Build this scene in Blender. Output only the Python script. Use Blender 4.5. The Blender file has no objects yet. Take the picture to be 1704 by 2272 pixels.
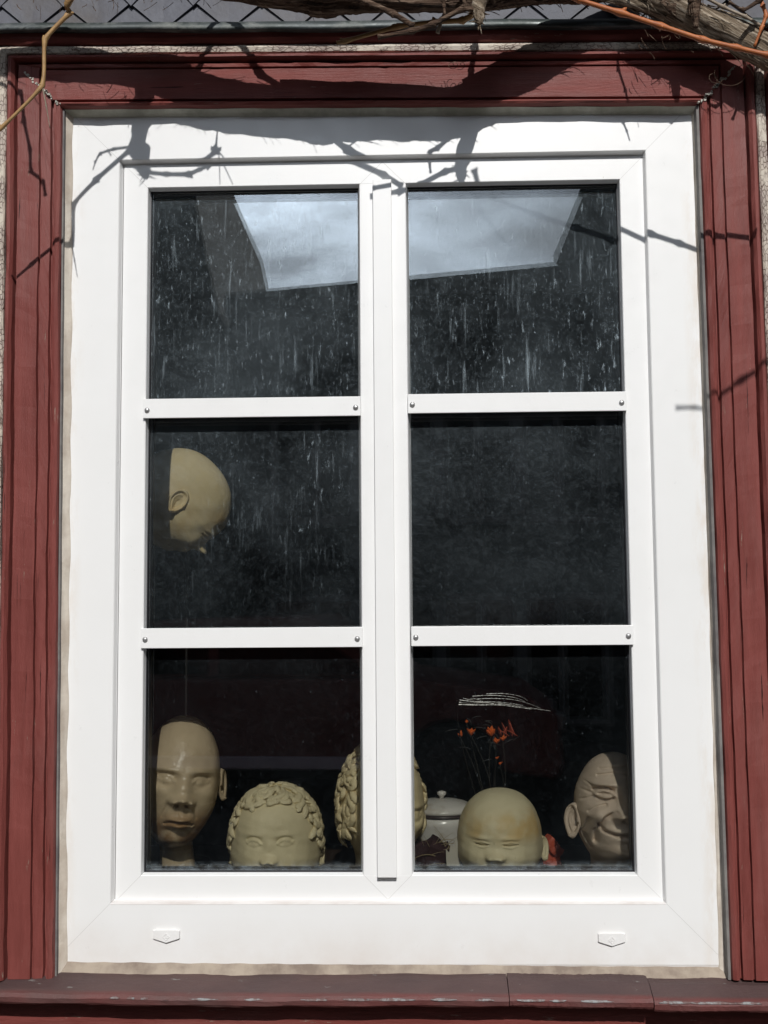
import bpy, math, random
import numpy as np
from mathutils import Vector, Matrix
random.seed(7); RNG=np.random.default_rng(7)
sc=bpy.context.scene
C=sc.collection
R=math.radians
# ------------------------------------------------------------------ camera
FPX=2400.0
CAM=np.array([0.05,-1.7965,0.4906])
def _rot(a,b,c):
    ca,sa=np.cos(a),np.sin(a);cb,sb=np.cos(b),np.sin(b);cc,s2=np.cos(c),np.sin(c)
    Rx=np.array([[1,0,0],[0,ca,-sa],[0,sa,ca]]);Rz=np.array([[cb,-sb,0],[sb,cb,0],[0,0,1]]);Ry=np.array([[cc,0,s2],[0,1,0],[-s2,0,cc]])
    return Rz@Rx@Ry
RC=_rot(R(4.61),R(1.56),R(.43))
def P(u,v,y):
    """measured photo point (1704x2272) -> world point on the plane at depth y"""
    d=RC@np.array([(u-852)/FPX,1,-(v-1136)/FPX]);t=(y-CAM[1])/d[1]
    return CAM+t*d
DS=1704/1659
def Q(u,v,y): return P(u*DS,v*DS,y)
cam=bpy.data.cameras.new('camera'); co=bpy.data.objects.new('camera',cam); C.objects.link(co)
cam.sensor_fit='HORIZONTAL'; cam.sensor_width=36; cam.lens=FPX/1704*36; cam.clip_start=.02; cam.clip_end=500
M=Matrix.Identity(4)
for i in range(3):
    M[i][0]=RC[i][0]; M[i][1]=RC[i][2]; M[i][2]=-RC[i][1]; M[i][3]=CAM[i]
co.matrix_world=M
sc.camera=co
# ------------------------------------------------------------------ light
SA,SB=.10,.80                     # sun seen slightly from the right, about 38 degrees high
w=bpy.data.worlds.new('World'); sc.world=w; w.use_nodes=True
nt=w.node_tree; nt.nodes.clear()
out=nt.nodes.new('ShaderNodeOutputWorld'); bg=nt.nodes.new('ShaderNodeBackground')
sky=nt.nodes.new('ShaderNodeTexSky'); sky.sky_type='NISHITA'; sky.sun_disc=False
sky.sun_elevation=math.atan(SB/math.hypot(1,SA)); sky.sun_rotation=R(180)-math.atan(SA)
sky.air_density=1.0; sky.dust_density=1.5
tc=nt.nodes.new('ShaderNodeTexCoord'); mp=nt.nodes.new('ShaderNodeMapping'); mp.inputs['Scale'].default_value=(1.0,1.0,2.6)
nz=nt.nodes.new('ShaderNodeTexNoise'); nz.inputs['Scale'].default_value=5.5; nz.inputs['Detail'].default_value=7; nz.inputs['Roughness'].default_value=.6
cr=nt.nodes.new('ShaderNodeValToRGB'); cr.color_ramp.elements[0].position=.36; cr.color_ramp.elements[1].position=.66; cr.color_ramp.elements[0].color=(.25,.25,.25,1)
mx=nt.nodes.new('ShaderNodeMix'); mx.data_type='RGBA'
dn=nt.nodes.new('ShaderNodeVectorMath'); dn.operation='DOT_PRODUCT'; dn.inputs[1].default_value=Vector((-.13,-1,.41)).normalized()   # bright cloud bank low over the street
pw=nt.nodes.new('ShaderNodeMath'); pw.operation='POWER'; pw.use_clamp=True; pw.inputs[1].default_value=34
mr=nt.nodes.new('ShaderNodeMapRange'); mr.inputs[3].default_value=4.0; mr.inputs[4].default_value=185.0
vs=nt.nodes.new('ShaderNodeVectorMath'); vs.operation='SCALE'; vs.inputs[0].default_value=(.88,1.0,1.15)
nt.links.new(tc.outputs['Generated'],dn.inputs[0]); nt.links.new(dn.outputs['Value'],pw.inputs[0]); nt.links.new(pw.outputs[0],mr.inputs[0]); nt.links.new(mr.outputs[0],vs.inputs['Scale'])
nt.links.new(tc.outputs['Generated'],mp.inputs[0]); nt.links.new(mp.outputs[0],nz.inputs['Vector']); nt.links.new(nz.outputs[0],cr.inputs[0])
nt.links.new(cr.outputs[0],mx.inputs[0]); nt.links.new(sky.outputs[0],mx.inputs[6]); nt.links.new(vs.outputs[0],mx.inputs[7])
nt.links.new(mx.outputs[2],bg.inputs[0]); bg.inputs[1].default_value=.032; nt.links.new(bg.outputs[0],out.inputs[0])
sl=bpy.data.lights.new('sun','SUN'); sl.energy=3.8; sl.angle=R(.5); sl.color=(1,.98,.945)
so=bpy.data.objects.new('sun',sl); C.objects.link(so); so.location=(1,-8,8)
so.rotation_mode='QUATERNION'; so.rotation_quaternion=Vector((-SA,1,-SB)).to_track_quat('-Z','Y')
sc.view_settings.view_transform='Standard'; sc.view_settings.look='None'; sc.view_settings.exposure=0; sc.view_settings.gamma=1
sc.cycles.transparent_max_bounces=24; sc.cycles.max_bounces=8
# ------------------------------------------------------------------ helpers
def tag(o,label=None,cat=None,group=None,kind=None):
    if label: o['label']=label
    if cat: o['category']=cat
    if group: o['group']=group
    if kind: o['kind']=kind
    return o
def thing(name,label,cat,loc=(0,0,0),group=None):
    o=bpy.data.objects.new(name,None); C.objects.link(o); o.location=loc; o.empty_display_size=.05
    return tag(o,label,cat,group)
def mk(name,V,F,mat,parent=None,smooth=False,bevel=0):
    """mesh object, V given in world coordinates"""
    V=np.asarray(V,float)
    me=bpy.data.meshes.new(name)
    off=np.zeros(3)
    if parent is not None:
        off=np.array(parent_world(parent))
        ctr=V.mean(0)
    else: ctr=V.mean(0)
    me.from_pydata([tuple(p) for p in (V-ctr)],[],[tuple(int(i) for i in f) for f in F]); me.update()
    o=bpy.data.objects.new(name,me); C.objects.link(o)
    if parent is not None: o.parent=parent
    o.location=ctr-off
    if isinstance(mat,(list,tuple)):
        for m in mat: me.materials.append(m)
    else: me.materials.append(mat)
    if smooth: me.polygons.foreach_set('use_smooth',[True]*len(me.polygons))
    if bevel:
        b=o.modifiers.new('bevel','BEVEL'); b.width=bevel; b.segments=2; b.limit_method='ANGLE'; b.angle_limit=R(35)
    return o
def parent_world(p):
    l=np.array(p.location)
    while p.parent is not None: p=p.parent; l=l+np.array(p.location)
    return l
class MB:
    def __init__(s): s.V=[];s.F=[]
    def add(s,V,F):
        b=len(s.V); s.V+= [tuple(v) for v in V]; s.F+=[tuple(i+b for i in f) for f in F]; return s
    def box(s,x0,x1,y0,y1,z0,z1,jit=0):
        V=[(x,y,z) for x in (x0,x1) for y in (y0,y1) for z in (z0,z1)]
        return s.add(V,[(0,1,3,2),(4,6,7,5),(0,4,5,1),(2,3,7,6),(0,2,6,4),(1,5,7,3)])
    def prism(s,poly,y0,y1):       # poly in (x,z)
        n=len(poly); V=[(x,y0,z) for x,z in poly]+[(x,y1,z) for x,z in poly]
        F=[tuple(range(n)),tuple(range(2*n-1,n-1,-1))]+[(i,i+n,(i+1)%n+n,(i+1)%n) for i in range(n)]
        return s.add(V,F)
    def build(s,name,mat,parent=None,smooth=False,bevel=0): return mk(name,s.V,s.F,mat,parent,smooth,bevel)
# --- material building
def mat(name,base,rough=.6,spec=.5,metal=0):
    m=bpy.data.materials.new(name); m.use_nodes=True
    b=m.node_tree.nodes['Principled BSDF']; b.inputs['Base Color'].default_value=(*base,1); b.inputs['Roughness'].default_value=rough
    b.inputs['Specular IOR Level'].default_value=spec; b.inputs['Metallic'].default_value=metal
    return m
def noise(m,scale,detail=4,rough=.55,stretch=(1,1,1),dist=0):
    t=m.node_tree; c=t.nodes.new('ShaderNodeTexCoord'); mpp=t.nodes.new('ShaderNodeMapping'); mpp.inputs['Scale'].default_value=stretch
    n=t.nodes.new('ShaderNodeTexNoise'); n.inputs['Scale'].default_value=scale; n.inputs['Detail'].default_value=detail; n.inputs['Roughness'].default_value=rough; n.inputs['Distortion'].default_value=dist
    g=t.nodes.new('ShaderNodeNewGeometry')
    t.links.new(g.outputs['Position'],mpp.inputs[0]); t.links.new(mpp.outputs[0],n.inputs['Vector'])
    return n.outputs[0]
def ramp(m,src,p0,p1,v0=0,v1=1):
    t=m.node_tree; r=t.nodes.new('ShaderNodeMapRange'); r.inputs[1].default_value=p0; r.inputs[2].default_value=p1; r.inputs[3].default_value=v0; r.inputs[4].default_value=v1
    t.links.new(src,r.inputs[0]); return r.outputs[0]
def mathn(m,op,a,b):
    t=m.node_tree; n=t.nodes.new('ShaderNodeMath'); n.operation=op
    for i,x in enumerate((a,b)):
        if isinstance(x,(int,float)): n.inputs[i].default_value=x
        else: t.links.new(x,n.inputs[i])
    return n.outputs[0]
def mixc(m,fac,a,b):
    t=m.node_tree; x=t.nodes.new('ShaderNodeMix'); x.data_type='RGBA'
    if isinstance(fac,(int,float)): x.inputs[0].default_value=fac
    else: t.links.new(fac,x.inputs[0])
    for i,c in ((6,a),(7,b)):
        if isinstance(c,tuple): x.inputs[i].default_value=(*c,1) if len(c)==3 else c
        else: t.links.new(c,x.inputs[i])
    return x.outputs[2]
def setc(m,c): m.node_tree.links.new(c,m.node_tree.nodes['Principled BSDF'].inputs['Base Color'])
def setr(m,c): m.node_tree.links.new(c,m.node_tree.nodes['Principled BSDF'].inputs['Roughness'])
def bump(m,src,strength=.3,dist=.002):
    t=m.node_tree; b=t.nodes.new('ShaderNodeBump'); b.inputs['Strength'].default_value=strength; b.inputs['Distance'].default_value=dist
    t.links.new(src,b.inputs['Height']); t.links.new(b.outputs[0],t.nodes['Principled BSDF'].inputs['Normal'])
def pos(m,axis):
    t=m.node_tree; g=t.nodes.new('ShaderNodeNewGeometry'); s=t.nodes.new('ShaderNodeSeparateXYZ'); t.links.new(g.outputs['Position'],s.inputs[0]); return s.outputs[axis]

def painted_wood(name,base,st,chips=.64,dull=None):
    m=mat(name,base,.5,.22)
    n1=noise(m,9,5,.6,st); n2=noise(m,60,6,.7,st); n3=noise(m,17,7,.82,st); n4=noise(m,7,3,.5)
    c=mixc(m,ramp(m,n1,.3,.7),tuple(b*.80 for b in base),tuple(min(1,b*1.16) for b in base))
    c=mixc(m,ramp(m,noise(m,3.3,6,.7,tuple(max(.5,v*.35) for v in st)),.50,.68,0,.55),c,(min(1,base[0]*1.25),base[1]*2.0,base[2]*2.1))
    if dull: c=mixc(m,ramp(m,n4,.40,.66,0,.75),c,dull)
    n6=noise(m,11,4,.55,tuple(v*3.2 if v>2 else v*.8 for v in st)); crk=mathn(m,'MULTIPLY',ramp(m,n6,.67,.70),ramp(m,n4,.42,.55)); c=mixc(m,crk,c,tuple(b*.18 for b in base))
    # worn pale scratches and bare chips
    k=mathn(m,'MULTIPLY',ramp(m,n3,chips,chips+.03),ramp(m,n4,.44,.58))
    c=mixc(m,k,c,(.42,.38,.30))
    k2=mathn(m,'MULTIPLY',ramp(m,n2,.70,.73),ramp(m,n1,.40,.55))
    c=mixc(m,k2,c,(.05,.03,.025))
    setc(m,c); bump(m,mathn(m,'SUBTRACT',mathn(m,'ADD',n2,n1),mathn(m,'MULTIPLY',k,.9)),.5,.0022)
    setr(m,ramp(m,n1,.3,.7,.38,.62))
    return m
RED=(.185,.049,.042)
red_v=painted_wood('red_paint_vertical',RED,(6,6,.55),.63)
red_h=painted_wood('red_paint_horizontal',RED,(.55,6,6))
red_wall=painted_wood('red_wall_paint',(.17,.042,.036),(.6,6,6),.62)
sill_m=painted_wood('sill_paint',(.135,.048,.045),(1.6,5,5),.66,(.085,.055,.052))
_b=sill_m.node_tree.nodes['Principled BSDF']; _old=_b.inputs['Base Color'].links[0].from_socket
_top=mixc(sill_m,ramp(sill_m,noise(sill_m,12,5,.6,(.5,1,1)),.35,.65),(.070,.045,.045),(.095,.058,.055)); _top=mixc(sill_m,ramp(sill_m,noise(sill_m,45,5,.7,(.6,1.5,1.5)),.66,.70),_top,(.20,.19,.18))
setc(sill_m,mixc(sill_m,ramp(sill_m,pos(sill_m,1),-.0575,-.0515),_old,_top))
def cracked(name,st):
    m=mat(name,(.5,.45,.4),.75,.2)
    t=m.node_tree; v=t.nodes.new('ShaderNodeTexVoronoi'); v.feature='DISTANCE_TO_EDGE'; v.inputs['Scale'].default_value=230
    g=t.nodes.new('ShaderNodeNewGeometry'); mpp=t.nodes.new('ShaderNodeMapping'); mpp.inputs['Scale'].default_value=st
    nn=noise(m,25,4,.6)
    t.links.new(g.outputs['Position'],mpp.inputs[0]); t.links.new(mpp.outputs[0],v.inputs['Vector'])
    e=ramp(m,v.outputs[0],.0,.10); f=ramp(m,nn,.35,.6)
    e2=mathn(m,'MAXIMUM',e,ramp(m,nn,.5,.62))
    c=mixc(m,f,(.40,.33,.30),(.60,.54,.46)); c=mixc(m,e2,(.16,.11,.09),c)
    setc(m,c); bump(m,mathn(m,'ADD',e2,nn),.6,.002); return m
cream_v=cracked('cracked_cream_vertical',(1,1,.45)); cream_h=cracked('cracked_cream_horizontal',(.45,1,1))
upvc=mat('white_upvc',(.80,.80,.80),.33,.5)
_n=noise(upvc,5,6,.65); _n2=noise(upvc,38,5,.7,(1,1,1)); _z=ramp(upvc,pos(upvc,2),-.095,-.02,1,0)
_g=mathn(upvc,'MULTIPLY',_z,ramp(upvc,_n,.35,.7)); _c=mixc(upvc,ramp(upvc,_n,.35,.75,0,.5),(.80,.80,.80),(.755,.752,.745))
_c=mixc(upvc,mathn(upvc,'MULTIPLY',_g,.5),_c,(.60,.52,.46)); _sp=ramp(upvc,noise(upvc,120,2,.5),.80,.83); _c=mixc(upvc,mathn(upvc,'MULTIPLY',_sp,.5),_c,(.4,.36,.3)); _zb=mathn(upvc,'ABSOLUTE',mathn(upvc,'SUBTRACT',pos(upvc,2),-.0005),0); _gl=mathn(upvc,'MULTIPLY',ramp(upvc,_zb,.0008,.0035,.55,0),ramp(upvc,noise(upvc,18,4,.7,(.4,1,1)),.35,.6,.25,1)); _gl=mathn(upvc,'MULTIPLY',_gl,ramp(upvc,mathn(upvc,'ABSOLUTE',pos(upvc,0),0),.449,.4505,1,0)); _c=mixc(upvc,_gl,_c,(.42,.33,.29))
_ex=ramp(upvc,mathn(upvc,'ABSOLUTE',pos(upvc,0),0),.505,.530,0,.5); _c=mixc(upvc,mathn(upvc,'MULTIPLY',_ex,ramp(upvc,noise(upvc,22,5,.7,(1,1,.3)),.48,.60)),_c,(.66,.58,.50))
setc(upvc,_c); setr(upvc,ramp(upvc,_n2,.3,.7,.26,.45))
seam=mat('weld_seam',(.52,.51,.50),.6)
def bead_mat(name,a,b):
    m=mat(name,a,.75,.3); n=noise(m,14,6,.65); n2=noise(m,70,4,.6)
    setc(m,mixc(m,ramp(m,n,.40,.62),a,b)); bump(m,mathn(m,'ADD',n,mathn(m,'MULTIPLY',n2,.4)),.5,.004); return m
sealant=bead_mat('sealant',(.60,.55,.47),(.40,.34,.28))
sealant_side=bead_mat('sealant_side',(.66,.60,.52),(.50,.43,.36))
sealant_low=bead_mat('sealant_dirty',(.36,.30,.24),(.20,.155,.125))
sealant_top=bead_mat('sealant_top',(.62,.62,.54),(.40,.40,.33))
reveal=bead_mat('reveal_grey',(.20,.19,.18),(.12,.11,.11))
gasket=mat('black_rubber',(.012,.012,.016),.42,.5)
alu=mat('aluminium_spacer',(.02,.02,.024),.5,.4)
screwm=mat('galvanised_screw',(.42,.42,.42),.38,.5,.7)
zinc=mat('zinc_flashing',(.10,.115,.12),.45,.5,.3)
_n=noise(zinc,30,6,.7,(.6,1,1)); _n2=noise(zinc,6,4,.6); setc(zinc,mixc(zinc,ramp(zinc,_n,.5,.72),mixc(zinc,ramp(zinc,_n2,.4,.6),(.035,.045,.042),(.065,.075,.08)),(.20,.21,.20))); setr(zinc,ramp(zinc,_n,.3,.7,.35,.7)); bump(zinc,_n,.4,.002)
slate=mat('slate',(.10,.105,.125),.6,.4)
_n=noise(slate,12,6,.65); _n2=noise(slate,90,4,.6); _n3=noise(slate,2.5,3,.5)
setc(slate,mixc(slate,ramp(slate,_n,.3,.7),mixc(slate,ramp(slate,_n3,.4,.6),(.040,.041,.055),(.075,.066,.066)),(.10,.105,.13))); bump(slate,mathn(slate,'ADD',_n,mathn(slate,'MULTIPLY',_n2,.5)),.5,.003)
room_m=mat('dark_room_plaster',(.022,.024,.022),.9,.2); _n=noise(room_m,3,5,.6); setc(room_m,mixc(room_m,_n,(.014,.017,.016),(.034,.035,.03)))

def make_glass(name,dirt):
    m=bpy.data.materials.new(name); m.use_nodes=True; t=m.node_tree; t.nodes.clear()
    o=t.nodes.new('ShaderNodeOutputMaterial'); tr=t.nodes.new('ShaderNodeBsdfTransparent'); tr.inputs[0].default_value=(.972,.975,.955,1)
    gl=t.nodes.new('ShaderNodeBsdfGlossy'); gl.inputs['Roughness'].default_value=0.0; gl.inputs[0].default_value=(.93,.97,1,1)
    fr=t.nodes.new('ShaderNodeFresnel'); fr.inputs[0].default_value=1.5
    mm=t.nodes.new('ShaderNodeMath'); mm.operation='MULTIPLY'; mm.inputs[1].default_value=2.4; mm.use_clamp=True
    t.links.new(fr.outputs[0],mm.inputs[0])
    ms=t.nodes.new('ShaderNodeMixShader'); t.links.new(mm.outputs[0],ms.inputs[0]); t.links.new(tr.outputs[0],ms.inputs[1]); t.links.new(gl.outputs[0],ms.inputs[2])
    if dirt:
        df=t.nodes.new('ShaderNodeBsdfDiffuse'); df.inputs[0].default_value=(.62,.74,.82,1)
        patch=ramp(m,noise(m,5.5,4,.6,(1,1,.55)),.46,.64)
        # rain-dragged marks, leaning slightly
        t2=m.node_tree
        def streak(scx,scz,lean,lo,hi,seed):
            g=t2.nodes.new('ShaderNodeNewGeometry'); mpp=t2.nodes.new('ShaderNodeMapping'); mpp.inputs['Rotation'].default_value=(0,lean,0); mpp.inputs['Scale'].default_value=(scx,1,scz); mpp.inputs['Location'].default_value=(seed,0,seed)
            n=t2.nodes.new('ShaderNodeTexNoise'); n.inputs['Scale'].default_value=1; n.inputs['Detail'].default_value=5; n.inputs['Roughness'].default_value=.62; n.inputs['Distortion'].default_value=.2
            t2.links.new(g.outputs['Position'],mpp.inputs[0]); t2.links.new(mpp.outputs[0],n.inputs['Vector']); return ramp(m,n.outputs[0],lo,hi)
        zz=pos(m,2); upper=ramp(m,zz,.35,.85,.10,1.0)
        s1=streak(150,44,.14,.60,.76,3.1); s2=streak(110,9,.05,.58,.80,8.7); s3=streak(210,130,.2,.645,.74,1.3)
        px_=pos(m,0); clean=mathn(m,'MAXIMUM',ramp(m,px_,-.02,.02,1,.18),ramp(m,zz,.80,.83))
        patch=mathn(m,'MULTIPLY',mathn(m,'MAXIMUM',patch,ramp(m,zz,.80,.86,0,.55)),clean)
        st=mathn(m,'MULTIPLY',mathn(m,'MAXIMUM',s1,mathn(m,'MULTIPLY',s2,.6)),mathn(m,'MULTIPLY',patch,ramp(m,zz,.30,.85,.06,1.0)))
        st=mathn(m,'MULTIPLY',mathn(m,'MAXIMUM',st,mathn(m,'MULTIPLY',s3,ramp(m,zz,.5,.9,.12,.7))),.66)
        fine=ramp(m,noise(m,110,6,.8),.48,.80,0,.070)
        haze=mathn(m,'MULTIPLY',ramp(m,noise(m,5,6,.65),.34,.68,.008,.062),upper)
        low=ramp(m,zz,.042,.060,.16,0); low=mathn(m,'MULTIPLY',low,ramp(m,noise(m,70,4,.7),.40,.62))
        f=mathn(m,'ADD',mathn(m,'ADD',st,mathn(m,'MULTIPLY',fine,upper)),mathn(m,'ADD',haze,low))
        m2=t.nodes.new('ShaderNodeMixShader'); t.links.new(f,m2.inputs[0]); t.links.new(ms.outputs[0],m2.inputs[1]); t.links.new(df.outputs[0],m2.inputs[2]); t.links.new(m2.outputs[0],o.inputs[0])
    else: t.links.new(ms.outputs[0],o.inputs[0])
    return m
glass_out=make_glass('dusty_glass',True); glass_in=make_glass('clean_glass',False)

# ================================================================== OUR HOUSE (slate, flashing, wall)
TL=-.0148                            # the old wall has sagged: everything above the window falls slightly to the right
def zt(x,z): return z+TL*x
def lean(x,z): return x+(-.0063+.0024*x)*(z-.6)      # and the side posts lean a little
house=thing('house','old timber house front with red boards below and dark slate above the window','house',(0,.05,-1.1))
wb=MB()
wb.box(-5,-.672,-.012,.10,-1.1,1.47); wb.box(.672,5,-.012,.10,-1.1,1.47); wb.box(-.672,.672,-.012,.10,-1.1,-.150); wb.box(-.672,.672,.0,.10,1.34,1.47)
wb.build('board_wall',red_wall,house)
for a_,b_ in ((-.672,-.556),(.556,.672)): MB().box(a_,b_,.0,.35,-.15,1.34).build('window_reveal',reveal,house)
ub=MB(); ub.box(-5,5,-.02,.10,1.471,5.5); ub.build('upper_wall',mat('lath_backing',(.03,.03,.035),.8),house)
# slates: diamond courses
sb=MB(); half=.0563; hh=.0585
x0s=P(210,3,-.05)[0]; z0s=P(210,3,-.05)[2]
rows=34
for r_ in range(rows):
    zc=z0s+(r_-1)*hh
    for k in range(-42,43):
        xc=x0s+(2*k+(1 if r_%2==0 else 0))*half+random.uniform(-.002,.002)
        if r_%2==0: pass
        ang=random.uniform(-.02,.02)
        a=half*1.07; b=hh*1.15
        yb=-.030-.0012*0; lift=random.uniform(.0015,.004)
        pts=[(0,-b,-lift-.0065),(a,0,-lift*.5-.006),(0,b,-.001),(-a,0,-lift*.5-.006)]
        if r_==0: pts=[(0,-.002,-.006),(a,-.001,-.006),(0,b,-.001),(-a,-.001,-.006)]
        if r_==1: pts[0]=(0,-.052,-.0085)
        vs=[]
        for th in (0,.003):
            for (px,pz,py) in pts:
                qx=px*math.cos(ang)-pz*math.sin(ang); qz=px*math.sin(ang)+pz*math.cos(ang)
                X=xc+qx; vs.append((X,-.0285+py+th,zt(X,zc+qz)))
        if abs(xc)<4.6: sb.add(vs,[(0,1,2,3),(7,6,5,4),(0,4,5,1),(1,5,6,2),(2,6,7,3),(3,7,4,0)])
tag(sb.build('slate_cladding',slate,house),'dark grey slates hung in a diamond pattern')
# zinc drip edge
zf=P(466,65,-.060)[2]+TL*.2816; zu=P(466,47,-.052)[2]+TL*.2816
prof=[(-.021,zu+.01),(-.050,zu),(-.057,zu-.004),(-.061,zf+.004),(-.059,zf),(-.054,zf+.0005),(-.03,zf+.004),(-.021,zf+.004)]
n=240; V=[];F=[]
for i in range(n+1):
    x=-4.8+9.6*i/n if False else -1.2+2.4*i/n
    wv=.0012*math.sin(x*9)+.0009*math.sin(x*31+1)
    for (y,z) in prof: V.append((x,y+wv*.6,zt(x,z)+wv*(1 if z<zu else .3)))
m_=len(prof)
for i in range(n):
    for j in range(m_): F.append((i*m_+j,i*m_+(j+1)%m_,(i+1)*m_+(j+1)%m_,(i+1)*m_+j))
F+= [tuple(range(m_)),tuple(n*m_+j for j in reversed(range(m_)))]
mk('drip_flashing',V,F,zinc,house,True)

# ================================================================== CASING
XL,XR=-.5385,.5405; ZB,ZT=-.1105,1.3255
# (side offset, top offset, y, piece)
prof_red=[(0,0,.004),(0,0,-.020),(.002,.001,-.027),(.007,.004,-.030),(.012,.007,-.028),(.0152,.009,-.019),(.0168,.011,-.019),(.0182,.0125,-.0265),(.033,.064,-.028),(.0345,.0655,-.0235),(.0358,.066,-.0235),(.037,.067,-.030),(.0725,.0725,-.031),(.074,.0745,-.023),(.0755,.076,-.0235),(.0775,.0775,-.035),(.082,.080,-.0405),(.0865,.084,-.0405),(.0905,.087,-.034),(.0917,.088,-.028),(.0917,.088,.004)]
prof_cream=[(.0922,.0885,.004),(.0922,.0885,-.0335),(.0945,.090,-.0365),(.100,.097,-.0385),(.106,.1015,-.0365),(.1075,.1025,-.030),(.1075,.1025,.004)]
prof_out=[(.108,.103,.004),(.108,.103,-.030),(.1095,.105,-.040),(.114,.111,-.0445),(.122,.119,-.046),(.128,.1235,-.045),(.1325,.127,-.040),(.1325,.127,.004)]
casing=thing('window_casing','weathered oxblood red moulded casing with cracked cream line around the white window','window casing',(0,-.02,ZB))
def run(name,prof,side,m):
    V=[];F=[]; nseg=90; p=len(prof)
    for i in range(nseg+1):
        t=i/nseg
        for j,(so_,to_,y) in enumerate(prof):
            if side=='L': a=(XL-so_,ZB); b=(XL-so_,zt(XL-so_,ZT+to_))
            elif side=='R': a=(XR+so_,ZB); b=(XR+so_,zt(XR+so_,ZT+to_))
            else: a=(XL-so_,zt(XL-so_,ZT+to_)); b=(XR+so_,zt(XR+so_,ZT+to_))
            x=a[0]+(b[0]-a[0])*t; z=a[1]+(b[1]-a[1])*t
            q=t*7.0+(0 if side=='L' else 3 if side=='R' else 5)
            wv=.0007*math.sin(q*3.1+j*.2)+.0005*math.sin(q*11+j)+.0003*random.uniform(-1,1)
            if y<.0 and 0<i<nseg:
                y=y+wv
                if side=='T': z+=wv*.8
                else: x+=wv*.8
            V.append((lean(x,z),y,z))
    for i in range(nseg):
        for j in range(p-1):
            F.append((i*p+j,i*p+j+1,(i+1)*p+j+1,(i+1)*p+j))
    F+=[tuple(range(p)),tuple(nseg*p+j for j in reversed(range(p)))]
    return mk(name,V,F,m,casing)
for s in 'LRT':
    run('casing_board',prof_red,s,red_h if s=='T' else red_v)
    run('cream_bead',prof_cream,s,cream_h if s=='T' else cream_v)
    run('outer_moulding',prof_out,s,red_h if s=='T' else red_v)

# split mitre joints filled with old pale filler
_flk=mat('old_filler',(.45,.43,.38),.8); bump(_flk,noise(_flk,60,3),.5)
for sx in (-1,1):
    fb=MB(); X0=XL if sx<0 else XR
    for i in range(26):
        t=(i+random.random()*.6)/26*.062; x=X0+sx*(t*1.02)+random.uniform(-.003,.003); z=zt(X0,ZT+t*.98)+random.uniform(-.003,.003); r=random.uniform(.0008,.0022)
        k=random.randint(4,6); a0=random.random()*3
        x=lean(x,z) if True else x
        poly=[(x+r*random.uniform(.7,1.8)*math.cos(a0+6.283*j/k),z+r*random.uniform(.7,1.6)*math.sin(a0+6.283*j/k)) for j in range(k)]
        yy=-.0325 if t>.012 else -.0315
        fb.prism(poly[::-1],yy,-.026)
    tag(fb.build('flaking_filler',_flk,casing),'pale flaking filler in the %s mitre joint'%('left' if sx<0 else 'right'))

# sill
sill=thing('window_sill','sloping dull red painted sill board, its front lip flaking to grey, below the window','window sill',(0,-.04,-.15))
def sill_piece(x0,x1,dz):
    n=60; V=[];F=[]
    pr=[(.03,-.104),(-.012,-.1085),(-.030,-.1115),(-.052,-.1185),(-.060,-.1225),(-.0635,-.128),(-.0620,-.1355),(-.058,-.139),(-.045,-.139),(-.012,-.134),(.03,-.134)]
    for i in range(n+1):
        x=x0+(x1-x0)*i/n
        for j,(y,z) in enumerate(pr):
            wv=.0011*math.sin(x*8+.4)+.0006*math.sin(x*37+j)+.0004*random.uniform(-1,1)
            V.append((x,y+(wv*.7 if y<-.02 else 0),z+dz-.006*(x+.6)/1.2*(1 if z<-.115 else .3)+(wv if y<.0 else 0)))
    p=len(pr)
    for i in range(n):
        for j in range(p): F.append((i*p+j,i*p+(j+1)%p,(i+1)*p+(j+1)%p,(i+1)*p+j))
    F+=[tuple(range(p)),tuple(n*p+j for j in reversed(range(p)))]
    return mk('sill_board',V,F,sill_m,sill)
xs=P(1450,2210,-.06)[0]; xm=P(1130,2220,-.06)[0]
sill_piece(-.72,xm-.0006,0); sill_piece(xm+.0006,xs-.0008,.0006); sill_piece(xs+.0008,.74,-.0022)
# paint flakes on the lip
fl=MB(); grey=mat('bare_zinc_patch',(.26,.27,.28),.6); _n=noise(grey,90,5,.7); setc(grey,mixc(grey,ramp(grey,_n,.42,.58),(.11,.055,.05),(.23,.235,.24)))
def lipz(x): return -.006*(x+.6)/1.2+.0011*math.sin(x*8+.4)
def blob(xc,w_,h_,zc,yc,sl):
    k=14; V=[]
    for i in range(k):
        a=2*math.pi*i/k; rr=random.uniform(.55,1.1)
        V.append((xc+w_*.8*rr*math.cos(a),h_*.7*rr*math.sin(a)))
    return V
for (u,wd) in [(255,.010),(290,.009),(320,.008),(450,.030),(560,.02),(700,.035),(790,.028),(860,.05),(980,.03),(1075,.02),(1180,.030),(1240,.018),(1325,.035),(1500,.04),(1590,.05),(1660,.03)]:
    xc=P(u,2222,-.062)[0]
    poly=blob(xc,wd,.0026,-.1262+lipz(xc),0,0)
    k=len(poly)
    Vf=[]; 
    for (x,dz) in poly:
        z=-.1262+lipz(xc)+dz; y=-.0633+max(0,(z-lipz(xc)+.1265))*.75-.0012
        Vf.append((x,y,z))
    Vb=[(x,y+.0025,z) for x,y,z in Vf]
    fl.add(Vf+Vb,[tuple(range(k-1,-1,-1))]+[(i,(i+1)%k,(i+1)%k+k,i+k) for i in range(k)])
tag(fl.build('bare_patches',grey,sill),'bare grey patches where the paint has flaked')

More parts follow.
